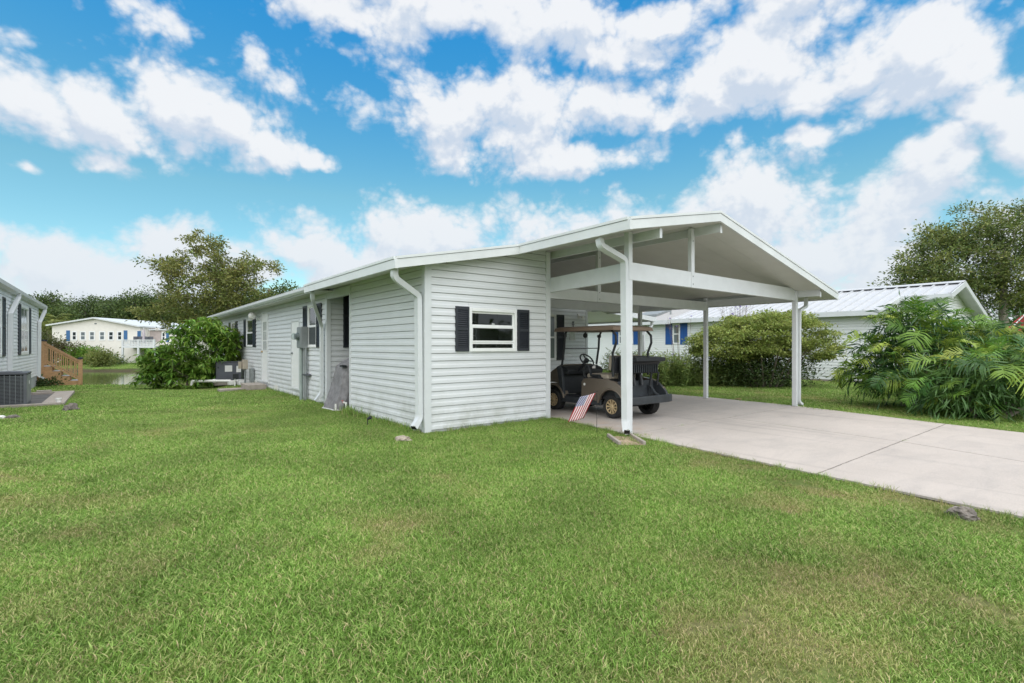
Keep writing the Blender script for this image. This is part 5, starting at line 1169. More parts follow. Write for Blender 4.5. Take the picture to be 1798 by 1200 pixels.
def far_house():
    D = 52.; s = 885 / D
    o = DR(D, (88 - 899) / s, -.38); ang = YAW - math.pi / 2
    t = thing('cream_house', 'long cream house with six windows and blue shutters beyond the pond', 'house', o, ang)
    lx = lambda px: (px - 88) / s
    lz = lambda py: (607 - py) / s + 1.43 + .38
    W = lx(246); AP = lx(168)
    ridge = lz(560); ev0, ev1 = lz(573), lz(575)
    roofz = lambda x: ev0 + (ridge - ev0) * x / AP if x < AP else ridge + (ev1 - ridge) * (x - AP) / (W - AP)
    MB().prism([(.2, 0, -.5), (W, 0, -.5), (W, 0, roofz(W)), (AP, 0, roofz(AP)), (.2, 0, roofz(.2))], (0, 14, 0)).obj('wall', M_CREAM, t)
    for x0, x1 in ((-.15, AP), (AP, W + .2)):
        z0 = roofz(max(x0, 0)) ; z1 = roofz(min(x1, W))
        MB().prism([(x0, -.35, z0), (x1, -.35, z1), (x1, -.35, z1 + .14), (x0, -.35, z0 + .14)], (0, 14.6, 0)).obj('roof', M_WHITE, t)
    for a, b in ((126, 135.2), (140.4, 151), (156.4, 167), (174.1, 184.8), (190, 200), (205.6, 215)):
        window(t, (lx(a), 0, lz(598.3)), 0, lx(b) - lx(a), lz(581.8) - lz(598.3), fr=.09, glass=M_GLASS if a in (126, 190, 205.6) else M_BLIND)
    for a, b in ((116.6, 123), (217.5, 223.8)): shutter(t, (lx(a), 0, lz(599.5)), 0, lx(b) - lx(a), lz(580.5) - lz(599.5), M_BLUEF, louver=False)
    MB().box(AP - .1, AP + .1, -.05, -.002, lz(569.5), lz(567.5)).obj('gable_light', M_GREYM, t)
    MB().box(.2, W, -.03, -.002, -.3, .3).obj('skirting', mat('cream_skirting', (.72, .70, .64)), t)
    # lower wing on the right with the deck
    W2 = lx(297)
    MB().box(W + .002, W2, 1.2, 12, -.5, lz(579.5)).obj('wing_wall', M_CREAM, t)
    MB().box(W + .22, W2 + .1, .9, 12.2, lz(579.5), lz(577.8)).obj('wing_roof', M_WHITE, t)
    MB().box(lx(249), lx(269), 1.12, 1.198, lz(600), lz(581)).obj('screen_panel', mat('screen', (.42, .36, .33), rough=.9), t)
    window(t, (lx(270), 1.2, lz(599)), 0, lx(276.5) - lx(270), lz(583.5) - lz(599), fr=.06)
    for a, b in ((241.5, 247.2), (278, 283)): shutter(t, (lx(a), (0 if a < 243 else 1.2) - (.0), lz(601)), 0, lx(b) - lx(a), lz(581.5) - lz(601), M_BLUEF, louver=False)
    MB().box(lx(262), lx(262) + .3, .9, 1.1, lz(580), lz(576)).obj('chimney', M_CREAM, t)
    t2 = thing('white_deck', 'raised white railed deck on posts in front of the cream house wing', 'deck', o, ang)
    x0, x1, z0, z1 = lx(233), lx(290), lz(611), lz(607.5)
    MB().box(x0, x1, -1.5, 1.18, z0, z1).obj('deck_floor', M_WHITE, t2)
    zt = lz(597)
    MB().box(x0, x1, -1.5, -1.42, zt - .08, zt).obj('top_rail', M_WHITE, t2); MB().box(x0, x1, -1.48, -1.44, z1 + .1, z1 + .17).obj('bottom_rail', M_WHITE, t2)
    MB().box(x0, x0 + .08, -1.41, 1.1, zt - .08, zt).obj('side_rail', M_WHITE, t2)
    for k in range(22):
        x = x0 + .1 + (x1 - x0 - .2) * k / 21; MB().box(x - .035, x + .035, -1.478, -1.442, z1, zt - .08).obj('baluster', M_WHITE, t2)
    for k in range(3):
        x = x0 + .02 + (x1 - x0 - .2) * k / 2; MB().box(x, x + .16, -1.53, -1.39, -.6, zt + .02).obj('post', M_WHITE, t2)
    tag(MB().box(x0 + .3, x1, .6, .65, -.5, z0).obj('deck_underside_shade', M_DARK, loc=o, rz=ang), 'dark sheet standing in for the shade beneath the far white deck', 'panel')  # added dark sheet: the shade under the deck put into colour
    t3 = thing('patio_umbrella', 'closed pale umbrella standing on the far white deck', 'umbrella', o, ang)
    cx = lx(257.5)
    MB().tube([(cx, -.4, z1), (cx, -.4, lz(576))], .03, 8).obj('pole', M_WHITE, t3); MB().lathe([(0, 0), (.14, .1), (.13, 1.2), (.03, 1.5), (0, 1.5)], (cx, -.4, lz(576) - 1.6), (0, 0, 1), 10).obj('folded_canopy', mat('faded_mauve_canvas', (.42, .38, .40), rough=.9), t3, smooth=True)
    for k, px in enumerate((244, 251, 264, 270)):
        c = thing('deck_chair', ['dark metal chair leftmost on the far deck', 'dark metal chair just left of the folded umbrella on the far deck', 'dark metal chair just right of the folded umbrella on the far deck', 'dark metal chair rightmost on the far deck'][k], 'chair', o, ang, 'chairs on the far deck')
        x = lx(px)
        MB().box(x - .25, x + .25, -.9, -.45, z1 + .4, z1 + .44).obj('seat', M_GREYD, c); MB().box(x - .25, x + .25, -.45, -.41, z1 + .44, z1 + .95).obj('backrest', M_GREYD, c)
        b = MB()
        for dx in (-.23, .2):
            for dy in (-.88, -.46): b.box(x + dx, x + dx + .03, dy, dy + .03, z1, z1 + .4)
        b.obj('chair_legs', M_GREYD, c, kind='stuff')
far_house()

# ------------------------------------------------------------------ vegetation
def leafmat(name, c1, c2, transl=.3, island=.35, rough=.5, scale=.8):
    return mat(name, c1, col2=c2, rough=rough, scale=scale, island=island, transl=transl, spec=.35, noise_detail=3)
L_MAG = leafmat('magnolia_leaf', (.14, .175, .045), (.26, .26, .075), .3, .45)
L_MAG2 = leafmat('magnolia_leaf_green', (.12, .165, .042), (.23, .265, .075), .3, .45)
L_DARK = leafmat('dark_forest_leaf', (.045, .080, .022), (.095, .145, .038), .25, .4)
L_OAK = leafmat('mid_forest_leaf', (.065, .11, .030), (.13, .18, .05), .25, .4)
L_PALM = leafmat('yellow_green_frond', (.12, .16, .035), (.22, .25, .07), .25, .3)
L_BUSH = leafmat('bright_bush_leaf', (.075, .17, .020), (.20, .34, .045), .35, .4)
L_CLOUD = leafmat('yellow_green_leaf', (.19, .26, .05), (.37, .42, .12), .35, .4, scale=2)
L_REED = leafmat('reed_leaf', (.17, .25, .06), (.34, .42, .15), .35, .4, scale=1.5)
L_PURP = mat('purple_petal', (.30, .20, .62), rough=.6, transl=.3)
L_HEDGE = leafmat('reddish_hedge_leaf', (.10, .07, .035), (.09, .13, .03), .25, .4)
BARK = mat('grey_bark', (.17, .14, .11), rough=.95, var=.35, scale=9, stretch=(3, 3, .6), bump=.6, bscale=25)
BARKP = mat('pale_bark', (.27, .24, .20), rough=.95, var=.3, scale=9, stretch=(3, 3, .6), bump=.5, bscale=25)
STEM = mat('green_stem', (.14, .20, .05), rough=.6, var=.2)

def unit(v): return v / np.maximum(np.linalg.norm(v, axis=-1, keepdims=True), 1e-9)
def leaves_mesh(name, m, pos, dirn, nrm, length, width, fold=.15):
    """one folded diamond leaf per row"""
    dirn = unit(dirn); side = unit(np.cross(dirn, nrm)); nn = np.cross(side, dirn)
    L = length[:, None]; Wd = width[:, None]
    a = pos; b = pos + dirn * L * .45 + side * Wd * .5 + nn * Wd * fold; c = pos + dirn * L - nn * L * .12; d = pos + dirn * L * .45 - side * Wd * .5 + nn * Wd * fold
    v = np.stack([a, b, c, d], 1).reshape(-1, 3); n = len(pos)
    me = bpy.data.meshes.new(name); me.vertices.add(n * 4); me.vertices.foreach_set('co', v.astype(np.float32).ravel())
    idx = (np.arange(n)[:, None] * 4 + np.array([0, 1, 2, 0, 2, 3])[None]).ravel()
    me.loops.add(n * 6); me.loops.foreach_set('vertex_index', idx.astype(np.int32)); me.polygons.add(n * 2)
    me.polygons.foreach_set('loop_start', np.arange(0, n * 6, 3, dtype=np.int32)); me.polygons.foreach_set('loop_total', np.full(n * 2, 3, np.int32))
    me.update(calc_edges=True); me.validate(); me.materials.append(m); return me

def clump_centres(rng, shapes, n, hollow=.45):
    """n points spread through a union of ellipsoids (cx,cy,cz,rx,ry,rz,weight), more of them near the surface"""
    vol = np.array([s[3] * s[4] * s[5] * (s[6] if len(s) > 6 else 1) for s in shapes]) ** .75; p = vol / vol.sum(); out = []
    for k in rng.choice(len(shapes), n, p=p):
        s = shapes[k]; d = unit(rng.normal(size=3)); r = (hollow + (1 - hollow) * rng.random() ** .6) * (.88 + .3 * rng.random())
        out.append((s[0] + d[0] * s[3] * r, s[1] + d[1] * s[4] * r, s[2] + d[2] * s[5] * r))
    return np.array(out)
def crown(rng, cents, per, csize, leaf, flat=.55, up=.8, aspect=.42, droop=0.):
    n = len(cents) * per; cs = csize * (.6 + .8 * rng.random(len(cents)))
    base = np.repeat(cents, per, 0); sc = np.repeat(cs, per)[:, None]
    off = rng.normal(size=(n, 3)) * np.array([.5, .5, .5 * flat]) * sc
    pos = base + off
    dirn = unit(off + rng.normal(size=(n, 3)) * .35 * sc + np.array([0, 0, .10 - droop]) * sc)
    nrm = unit(rng.normal(size=(n, 3)) * .6 + np.array([0, 0, up]))
    ln = leaf * (.6 + .7 * rng.random(n))
    return pos, dirn, nrm, ln, ln * aspect
def limbs(mb, rng, trunk, cents, r0, twig=.012, seg=5):
    """grow limbs: every clump is tied to the nearest point of what has grown so far"""
    nodes = [Vector(p) for p in trunk]; rad = list(np.linspace(r0, r0 * .45, len(nodes)))
    mb.tube(trunk, rad, 8)
    order = sorted(cents, key=lambda c: (Vector(c) - nodes[-1]).length)
    arr = np.array([list(p) for p in nodes])
    for c in order:
        c = np.array(c); d = np.linalg.norm(arr - c, axis=1) + .55 * np.maximum(0, arr[:, 2] - c[2] + .1)
        j = int(d.argmin()); a = arr[j]; L = np.linalg.norm(c - a)
        if L < .05: continue
        k = max(2, int(L / .5)); rs = min(rad[j] * .75, .02 + L * .022); pts = [a]; rr = [rs]
        for i in range(1, k + 1):
            u = i / k; p = a + (c - a) * u; p = p + rng.normal(size=3) * .05 * L * (1 - u) + np.array([0, 0, -.10 * L * math.sin(math.pi * u)])
            pts.append(p); rr.append(rs + (twig - rs) * u)
        mb.tube([tuple(p) for p in pts], rr, seg, caps=False)
        arr = np.vstack([arr, np.array(pts[1:])]); rad += rr[1:]
def tree(name, label, base, ang, trunk, shapes, n, per, csize, leaf, mats, bark, r0, seed, group=None, cat='tree', **kw):
    rng = np.random.default_rng(seed); t = thing(name, label, cat, base, ang, group)
    cents = clump_centres(rng, shapes, n); hollow = kw.pop('sub', 1)
    mb = MB(); limbs(mb, rng, trunk, cents[::hollow], r0); mb.obj('trunk', bark, t, smooth=False)
    for i, m in enumerate(mats):
        c = cents[i::len(mats)]; a = crown(rng, c, per, csize, leaf, **kw)
        o = link('crown' if i == 0 else 'foliage', leaves_mesh('crown', m, *a), t, kind='stuff')
    return t
VA = YAW - math.pi / 2            # a frame whose x runs to the right of the view and y away from it

def vegetation():
    # magnolia behind the bush on the left (x right, y away, z up from its foot)
    D = 30.; b = DR(D, -17.0, -.2)
    tree('magnolia_tree', 'broad open crowned magnolia with brownish green leaves left of the long house', b, VA, [(0, 0, 0), (.05, 0, 1.2), (-.15, .1, 2.5), (.1, 0, 4.0), (.0, .1, 5.6), (-.5, 0, 7.0)],
         [(-1.3, 0, 7.7, 1.2, 1.0, .75), (-1.5, 0, 6.2, 2.7, 2.0, .95), (-3.5, .0, 6.45, 1.35, .9, .42), (2.1, 0, 6.3, 1.3, .9, .42), (.8, 0, 6.2, 1.3, 1.4, .8), (-.7, 0, 4.8, 2.9, 2.3, 1.1), (-.8, .3, 5.6, 1.8, 1.6, 1.0), (-2.0, 0, 4.0, 1.6, 1.5, .9), (-4.0, -.2, 3.65, 1.6, 1.3, .6), (-1.9, 0, 3.0, 1.9, 1.5, .7), (.9, 0, 4.4, 1.3, 1.5, .9), (-3.2, .4, 5.3, .9, .7, .3), (0, 0, 3.0, 1.5, 1.2, .8)],
         350, 60, .38, .18, [L_MAG, L_MAG2, L_MAG], BARKP, .17, 11, flat=.55, up=.5, aspect=.45)
    # big magnolia on the right, behind the white house
    b = DR(27.5, 27.0, 0)
    tree('magnolia_tree', 'tall dense evergreen tree rising behind the metal roof at the right edge', b, VA, [(0, 0, 0), (.1, 0, 1.5), (-.2, 0, 3.0), (-.1, .1, 5.0), (.0, .1, 7.0)],
         [(-2.2, 0, 7.6, 2.2, 2.0, 1.2), (-4.7, 0, 5.6, 1.5, 1.6, 1.0), (.8, 0, 7.9, 2.6, 2.2, 1.25), (-2.6, 0, 5.7, 2.8, 2.2, 1.4), (1.4, 0, 5.4, 3.0, 2.6, 2.2), (-5.2, 0, 4.9, 1.2, 1.2, .7), (-3.2, .5, 4.4, 2.4, 1.8, .9), (-.9, 0, 4.4, 1.8, 1.8, 1.2), (3.6, 0, 6.6, 2.2, 2.0, 1.8), (2.5, 0, 3.6, 2.2, 2., 1.2), (-3.5, 0, 6.8, 1.2, 1.2, .8)],
         760, 70, .50, .17, [L_MAG2, L_MAG2, L_OAK], BARKP, .26, 12, flat=.6, up=.5, aspect=.42, sub=2)
    # woods far beyond the pond: separate trees
    rows = [(70, 514, 78, 3.4, 0), (118, 521, 95, 4.6, 0), (150, 519, 92, 5.2, 0), (185, 522, 96, 5.0, 0), (212, 519, 88, 4.2, 1), (236, 506, 84, 4.6, 1), (268, 515, 88, 4.8, 0), (300, 520, 86, 4.5, 1), (345, 524, 90, 5, 0), (395, 522, 90, 5, 0), (96, 541, 75, 3.2, 1), (20, 520, 90, 5, 0), (-40, 515, 90, 5.5, 0),
            (505, 497, 62, 3.2, 1), (462, 512, 60, 2.2, 1), (545, 505, 70, 4, 0), (600, 520, 70, 4, 0)]
    names = ['dark rounded tree', 'lighter green tree']
    where = ['tall thin tree just right of the left house eave', 'dark tree above the left slope of the cream house roof', 'round dark tree left of the cream house ridge', 'broad dark tree directly above the cream house ridge', 'mid green tree right of the cream house ridge', 'tallest feathery dark tree of the far woods, above the cream house roof slope',
             'dark tree partly behind the left side of the magnolia', 'green tree low behind the magnolia crown', 'far dark tree hidden behind the magnolia trunk', 'far tree behind the right half of the magnolia', 'low green tree behind the left end of the cream house', 'far tree behind the left house roof', 'far tree beyond the left picture edge',
             'rounded green tree top showing above the long house roof', 'smaller green tree top beside the radio mast', 'far tree behind the long house', 'far tree behind the shed roof']
    for i, (px, py, D, w, k) in enumerate(rows):
        top = (607 - py) / 885 * D + 1.43 + .3; b = DR(D, (px - 899) / 885 * D, -.3); rng = random.Random(i)
        sh = [(0, 0, top * .62, w * .8, w * .8, top * .30), (rng.uniform(-.4, .4) * w, 0, top * .80, w * .55, w * .5, top * .17), (-w * .5, 0, top * .5, w * .55, w * .5, top * .2), (w * .5, 0, top * .48, w * .6, w * .5, top * .22), (0, -.5, top * .28, w * .8, w * .6, top * .2)]
        tree('forest_tree', where[i], b, VA, [(0, 0, 0), (.1, 0, top * .3), (0, 0, top * .75)], sh, 150, 90, 1.15, .30, [[L_DARK, L_OAK], [L_OAK, L_DARK]][k], BARK, .25, 40 + i, group='far trees behind the houses', flat=.7, up=.4, aspect=.6, sub=4)
    # continuous wood along the horizon
    rng = np.random.default_rng(77); n = 2600
    th = rng.uniform(-2.2, 2.2, n); R = rng.uniform(118, 140, n); z = rng.uniform(-1, 1, n) ** 3 * 1.5 + rng.uniform(0, 5.4, n)
    c = np.stack([CAM[0] + R * np.cos(YAW + th), CAM[1] + R * np.sin(YAW + th), np.clip(z, 0, 6.2)], 1)
    a = crown(rng, c, 14, 3.2, 1.3, flat=.6, up=.4, aspect=.7)
    tag(link('treeline', leaves_mesh('treeline', L_DARK, *a), kind='stuff'), 'distant dark wood closing the horizon behind everything', 'trees')
    # palms by the cream house
    for i, (px, top, D) in enumerate(((100, 549, 60), (118, 561, 58), (86, 566, 57))):
        h = (607 - top) / 885 * D + 1.7; b = DR(D, (px - 899) / 885 * D, -.35); rng = np.random.default_rng(60 + i)
        t = thing('palm_tree', ['tallest feathery yellow green palm left of the cream house', 'bushy yellow green palm touching the cream house roof', 'low palm behind the stair railing'][i], 'palm', b, VA, 'palms left of the cream house')
        MB().tube([(0, 0, 0), (.05, 0, h * .5), (0, 0, h * .8)], [.2, .16, .14], 8).obj('trunk', BARK, t)
        P, Dn, Nn, Ln = [], [], [], []
        for k in range(34):
            az = rng.uniform(0, 6.28); e = rng.uniform(.1, 1.3); L = rng.uniform(1.6, 2.4); p = np.array([0, 0, h * .8]); v = np.array([math.cos(az) * math.cos(e), math.sin(az) * math.cos(e), math.sin(e)])
            for j in range(22):
                p = p + v * L / 22; v = unit(v + np.array([0, 0, -.10])); s = np.cross(v, [0, 0, 1]); s = unit(s)
                for sg in (-1, 1): P.append(p); Dn.append(s * sg + v * .5 + np.array([0, 0, -.45])); Nn.append([0, 0, 1]); Ln.append(.55 * math.sin(math.pi * (j + 2) / 25))
        Ln = np.array(Ln); link('fronds', leaves_mesh('fronds', L_PALM, np.array(P), np.array(Dn), np.array(Nn, float) + rng.normal(size=(len(P), 3)) * .2, Ln, Ln * .16), t, kind='stuff')
    # shrubs round the cream house
    D = 49.
    for i, (px, py, w, h, m, lab) in enumerate(((110, 640, 1.7, 2.3, L_HEDGE, 'reddish green hedge at the left corner of the cream house'), (134, 640, 1.3, 1.5, L_BUSH, 'dark green shrub under the leftmost cream house window'), (159, 639, 1.2, 1.7, L_BUSH, 'rounded green shrub under the middle windows of the cream house'),
                                       (219, 644, 1.0, 1.35, L_PALM, 'pale loose shrub on the lawn in front of the white deck'), (188, 636, 1.6, .5, L_OAK, 'low strip of ground plants along the cream house wall'), (84, 640, 1.6, 3.2, L_HEDGE, 'tall reddish hedge behind the wooden stairs'))):
        b = DR(D - (3 if i == 3 else 0), (px - 899) / 885 * D, -.45); rng = np.random.default_rng(90 + i)
        t = thing('shrub', lab, 'shrub', b, VA, 'shrubs round the cream house')
        c = clump_centres(rng, [(0, 0, h * .5, w, .8, h * .5)], 60, .3); a = crown(rng, c, 40, .5, .2, flat=.8, up=.3, aspect=.45); link('foliage', leaves_mesh('foliage', m, *a), t, kind='stuff')
        s = MB()
        for k in range(6): s.tube([(0, 0, -.1), tuple(c[k])], [.03, .01], 4)
        s.obj('stems', BARK, t, kind='stuff')
    # big bright bush against the long house
    rng = np.random.default_rng(5); b = DR(18.7, -12.05, -.1)
    t = thing('leafy_bush', 'big bright green bush at the far left end of the long house', 'bush', b, VA)
    shapes = [(.2, .2, 1.4, 1.2, .95, .98), (.5, .2, 2.1, .8, .7, .5), (-.75, .1, .95, .95, .8, .72), (-1.3, .2, .45, .55, .7, .44), (.8, .6, .8, .6, .6, .8), (1.2, .5, 1.65, .5, .5, .6), (-.4, -.2, .45, 1.35, .8, .45)]
    c = clump_centres(rng, shapes, 620, .55); n = len(c); pl = 9
    base = np.repeat(c, pl, 0); az = rng.random(n * pl) * 6.283; tilt = rng.normal(-.45, .35, n * pl)
    dirn = np.stack([np.cos(az) * np.cos(tilt), np.sin(az) * np.cos(tilt), np.sin(tilt)], 1); nrm = np.tile([0, 0, 1.], (n * pl, 1)) + rng.normal(size=(n * pl, 3)) * .25
    ln = .20 + .12 * rng.random(n * pl)
    link('leaves', leaves_mesh('leaves', L_BUSH, base + dirn * .02, dirn, nrm, ln, ln * .27, .1), t, kind='stuff')
    mb = MB(); limbs(mb, rng, [(0, 0, 0), (.0, 0, .4)], c[::8], .05, .006, 4); mb.obj('stems', BARK, t)
    # yellow tipped foliage standing against the wall
    rng = np.random.default_rng(6); b = Vector((-.35, 15.1, 0))
    t = thing('shrub', 'yellow green shrub leaning on the wall beside the heat pump', 'shrub', b, 0)
    c = clump_centres(rng, [(0, .3, 1.25, .38, .5, .6), (0, .2, 1.7, .3, .4, .3)], 60, .3); a = crown(rng, c, 14, .3, .22, flat=.9, up=.3, aspect=.3, droop=.8)
    link('leaves', leaves_mesh('leaves', L_PALM, *a), t, kind='stuff'); mb = MB(); limbs(mb, rng, [(.1, .3, 0), (.1, .3, .7)], c[::4], .03, .006, 4); mb.obj('stems', BARK, t)
    # layered bush by the right lawn
    rng = np.random.default_rng(8); b = Vector((13.7, 1.0, 0))
    t = thing('rounded_bush', 'wide layered yellow green bush with dark stems between carport and white house', 'bush', b, VA)
    shapes = [(.1, 0, 1.75, 1.75, 1.4, .78), (-1.2, 0, 1.45, 1.15, 1.2, .62), (1.5, 0, 1.45, .95, 1.1, .55), (.55, 0, 2.25, .9, .9, .36), (1.95, 0, 1.25, .5, .7, .42), (-1.9, .1, 1.35, .5, .7, .35), (-.5, .2, 2.05, 1., .9, .35), (-2.2, 0, 1.5, .22, .3, .1), (2.15, .1, 1.75, .22, .3, .12), (-1.1, 0, 2.25, .35, .4, .12), (1.2, 0, 2.3, .4, .4, .14), (-2.1, 0, 1.85, .2, .3, .1)]
    c = clump_centres(rng, shapes, 640, .78); c = c[c[:, 2] > .72 + .12 * np.abs(c[:, 0])]; c = c[vnoise(c[:, 0] * 1.0 + 7, c[:, 2] * 1.6 + c[:, 1] * .6, .42) > .30]
    a = crown(rng, c, 84, .25, .092, flat=.34, up=1.0, aspect=.45); link('foliage', leaves_mesh('foliage', L_CLOUD, *a), t, kind='stuff')
    mb = MB()
    limbs(mb, rng, [(0, 0, -.05), (.05, 0, .3), (0, 0, .55)], c[::4], .09, .008, 4)
    for k in range(16): a_ = k * .39; mb.tube([(.5 * math.cos(a_), .4 * math.sin(a_), -.05), (.9 * math.cos(a_), .7 * math.sin(a_), .6), (1.5 * math.cos(a_), 1.1 * math.sin(a_), 1.3)], [.045, .03, .015], 5)
    mb.obj('stems', BARK, t)
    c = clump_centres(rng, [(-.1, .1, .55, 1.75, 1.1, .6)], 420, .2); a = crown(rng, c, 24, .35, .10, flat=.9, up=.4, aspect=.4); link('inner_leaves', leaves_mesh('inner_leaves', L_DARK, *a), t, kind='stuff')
    # purple flowered reeds behind the carport
    def reeds(label, x0, x1, y, hgt, n, seed, group='purple flowered reed plants'):
        rng = np.random.default_rng(seed); t = thing('reed_plant', label, 'plant', (0, 0, 0), 0, group)
        P, Dn, Nn, Ln = [], [], [], []; s = MB(); fl = []
        for k in range(n):
            u = rng.random(); bx = x0 + (x1 - x0) * u + rng.normal() * .1; by = y(u) + rng.normal() * .28; h = hgt * (.55 + .55 * rng.random()); lx, ly = rng.normal(size=2) * .12 * h
            s.tube([(bx, by, 0), (bx + lx * .4, by + ly * .4, h * .6), (bx + lx, by + ly, h)], [.008, .006, .003], 3, caps=False)
            for j in range(14):
                w = .12 + .88 * j / 13; p = (bx + lx * w * w, by + ly * w * w, h * w); a_ = rng.random() * 6.28; e = .45 + rng.normal() * .35
                P.append(p); Dn.append((math.cos(a_) * math.cos(e), math.sin(a_) * math.cos(e), math.sin(e))); Nn.append((rng.normal() * .3, rng.normal() * .3, 1)); Ln.append(.16 + .12 * rng.random())
            if rng.random() < .16: fl.append((bx + lx, by + ly, h + .02))
        Ln = np.array(Ln); link('leaves', leaves_mesh('leaves', L_REED, np.array(P), np.array(Dn), np.array(Nn), Ln, Ln * .13), t, kind='stuff'); s.obj('stalks', STEM, t, kind='stuff')
        F = MB()
        for q in fl:
            for k in range(5):
                a_ = k * 1.257; F.add([q, (q[0] + .035 * math.cos(a_ - .5), q[1] + .035 * math.sin(a_ - .5), q[2] + .01), (q[0] + .05 * math.cos(a_), q[1] + .05 * math.sin(a_), q[2] + .015), (q[0] + .035 * math.cos(a_ + .5), q[1] + .035 * math.sin(a_ + .5), q[2] + .01)], [(0, 1, 2, 3)])
        if fl: F.obj('flowers', L_PURP, t, kind='stuff')
    yl = lambda x: 4.05 - .78 * (x - 10.1)
    for i, (xa, xb, h) in enumerate(((9.7, 10.8, 1.15), (10.8, 11.9, 1.05), (11.9, 13.1, 1.0))):
        reeds(['purple flowered reeds directly behind the golf cart seat', 'reeds behind the rear of the golf cart', 'reeds between the golf cart and the rounded bush'][i], xa, xb, (lambda u, xa=xa, xb=xb: yl(xa + (xb - xa) * u)), h, 210, 20 + i)
    rng = np.random.default_rng(31)
    def sprig(base, hgt, n, label):
        t = thing('purple_sprig', label, 'plant', base, VA); s = MB(); F = MB(); rg = random.Random(int(hgt * 100))
        for k in range(n):
            x, y = rg.uniform(-.6, .6), rg.uniform(-.2, .2); top = hgt + rg.uniform(-.35, .2); pts = [(x * .6, y, .9), (x * .9, y, top - .35), (x, y, top)]
            s.tube(pts, [.007, .005, .002], 3, caps=False)
            for j in range(6):
                a_ = rg.uniform(0, 6.28); z = top - rg.uniform(0, .45); s.tube([(x, y, z), (x + .14 * math.cos(a_), y + .1 * math.sin(a_), z + .1)], [.003, .002], 3, caps=False)
            if rg.random() < .3: F.lathe([(0, -.02), (.022, -.01), (.026, .015), (0, .02)], (x, y, top), (0, 0, 1), 6)
        s.obj('stalks', mat('brown_stalk', (.14, .10, .075), rough=.9), t, kind='stuff'); F.obj('flowers', L_PURP, t, kind='stuff')
    sprig(DR(18.4, 8.2, 0), 2.85, 30, 'thin brown stalks with purple flowers rising behind the rounded bush')
    sprig(DR(17.8, 6.0, 0), 2.35, 7, 'lone thin purple flowered stalk beside the second right carport post')
    # ground cover at the foot of the stair
    rng = np.random.default_rng(41); t = thing('shrub', 'low dark plants beside the foot of the wooden stairs', 'shrub', (-6.1, 20.7, -.25), 0)
    c = clump_centres(rng, [(0, 0, .15, .5, .3, .2)], 20, .2); a = crown(rng, c, 30, .25, .12); link('foliage', leaves_mesh('foliage', L_DARK, *a), t, kind='stuff')
vegetation()

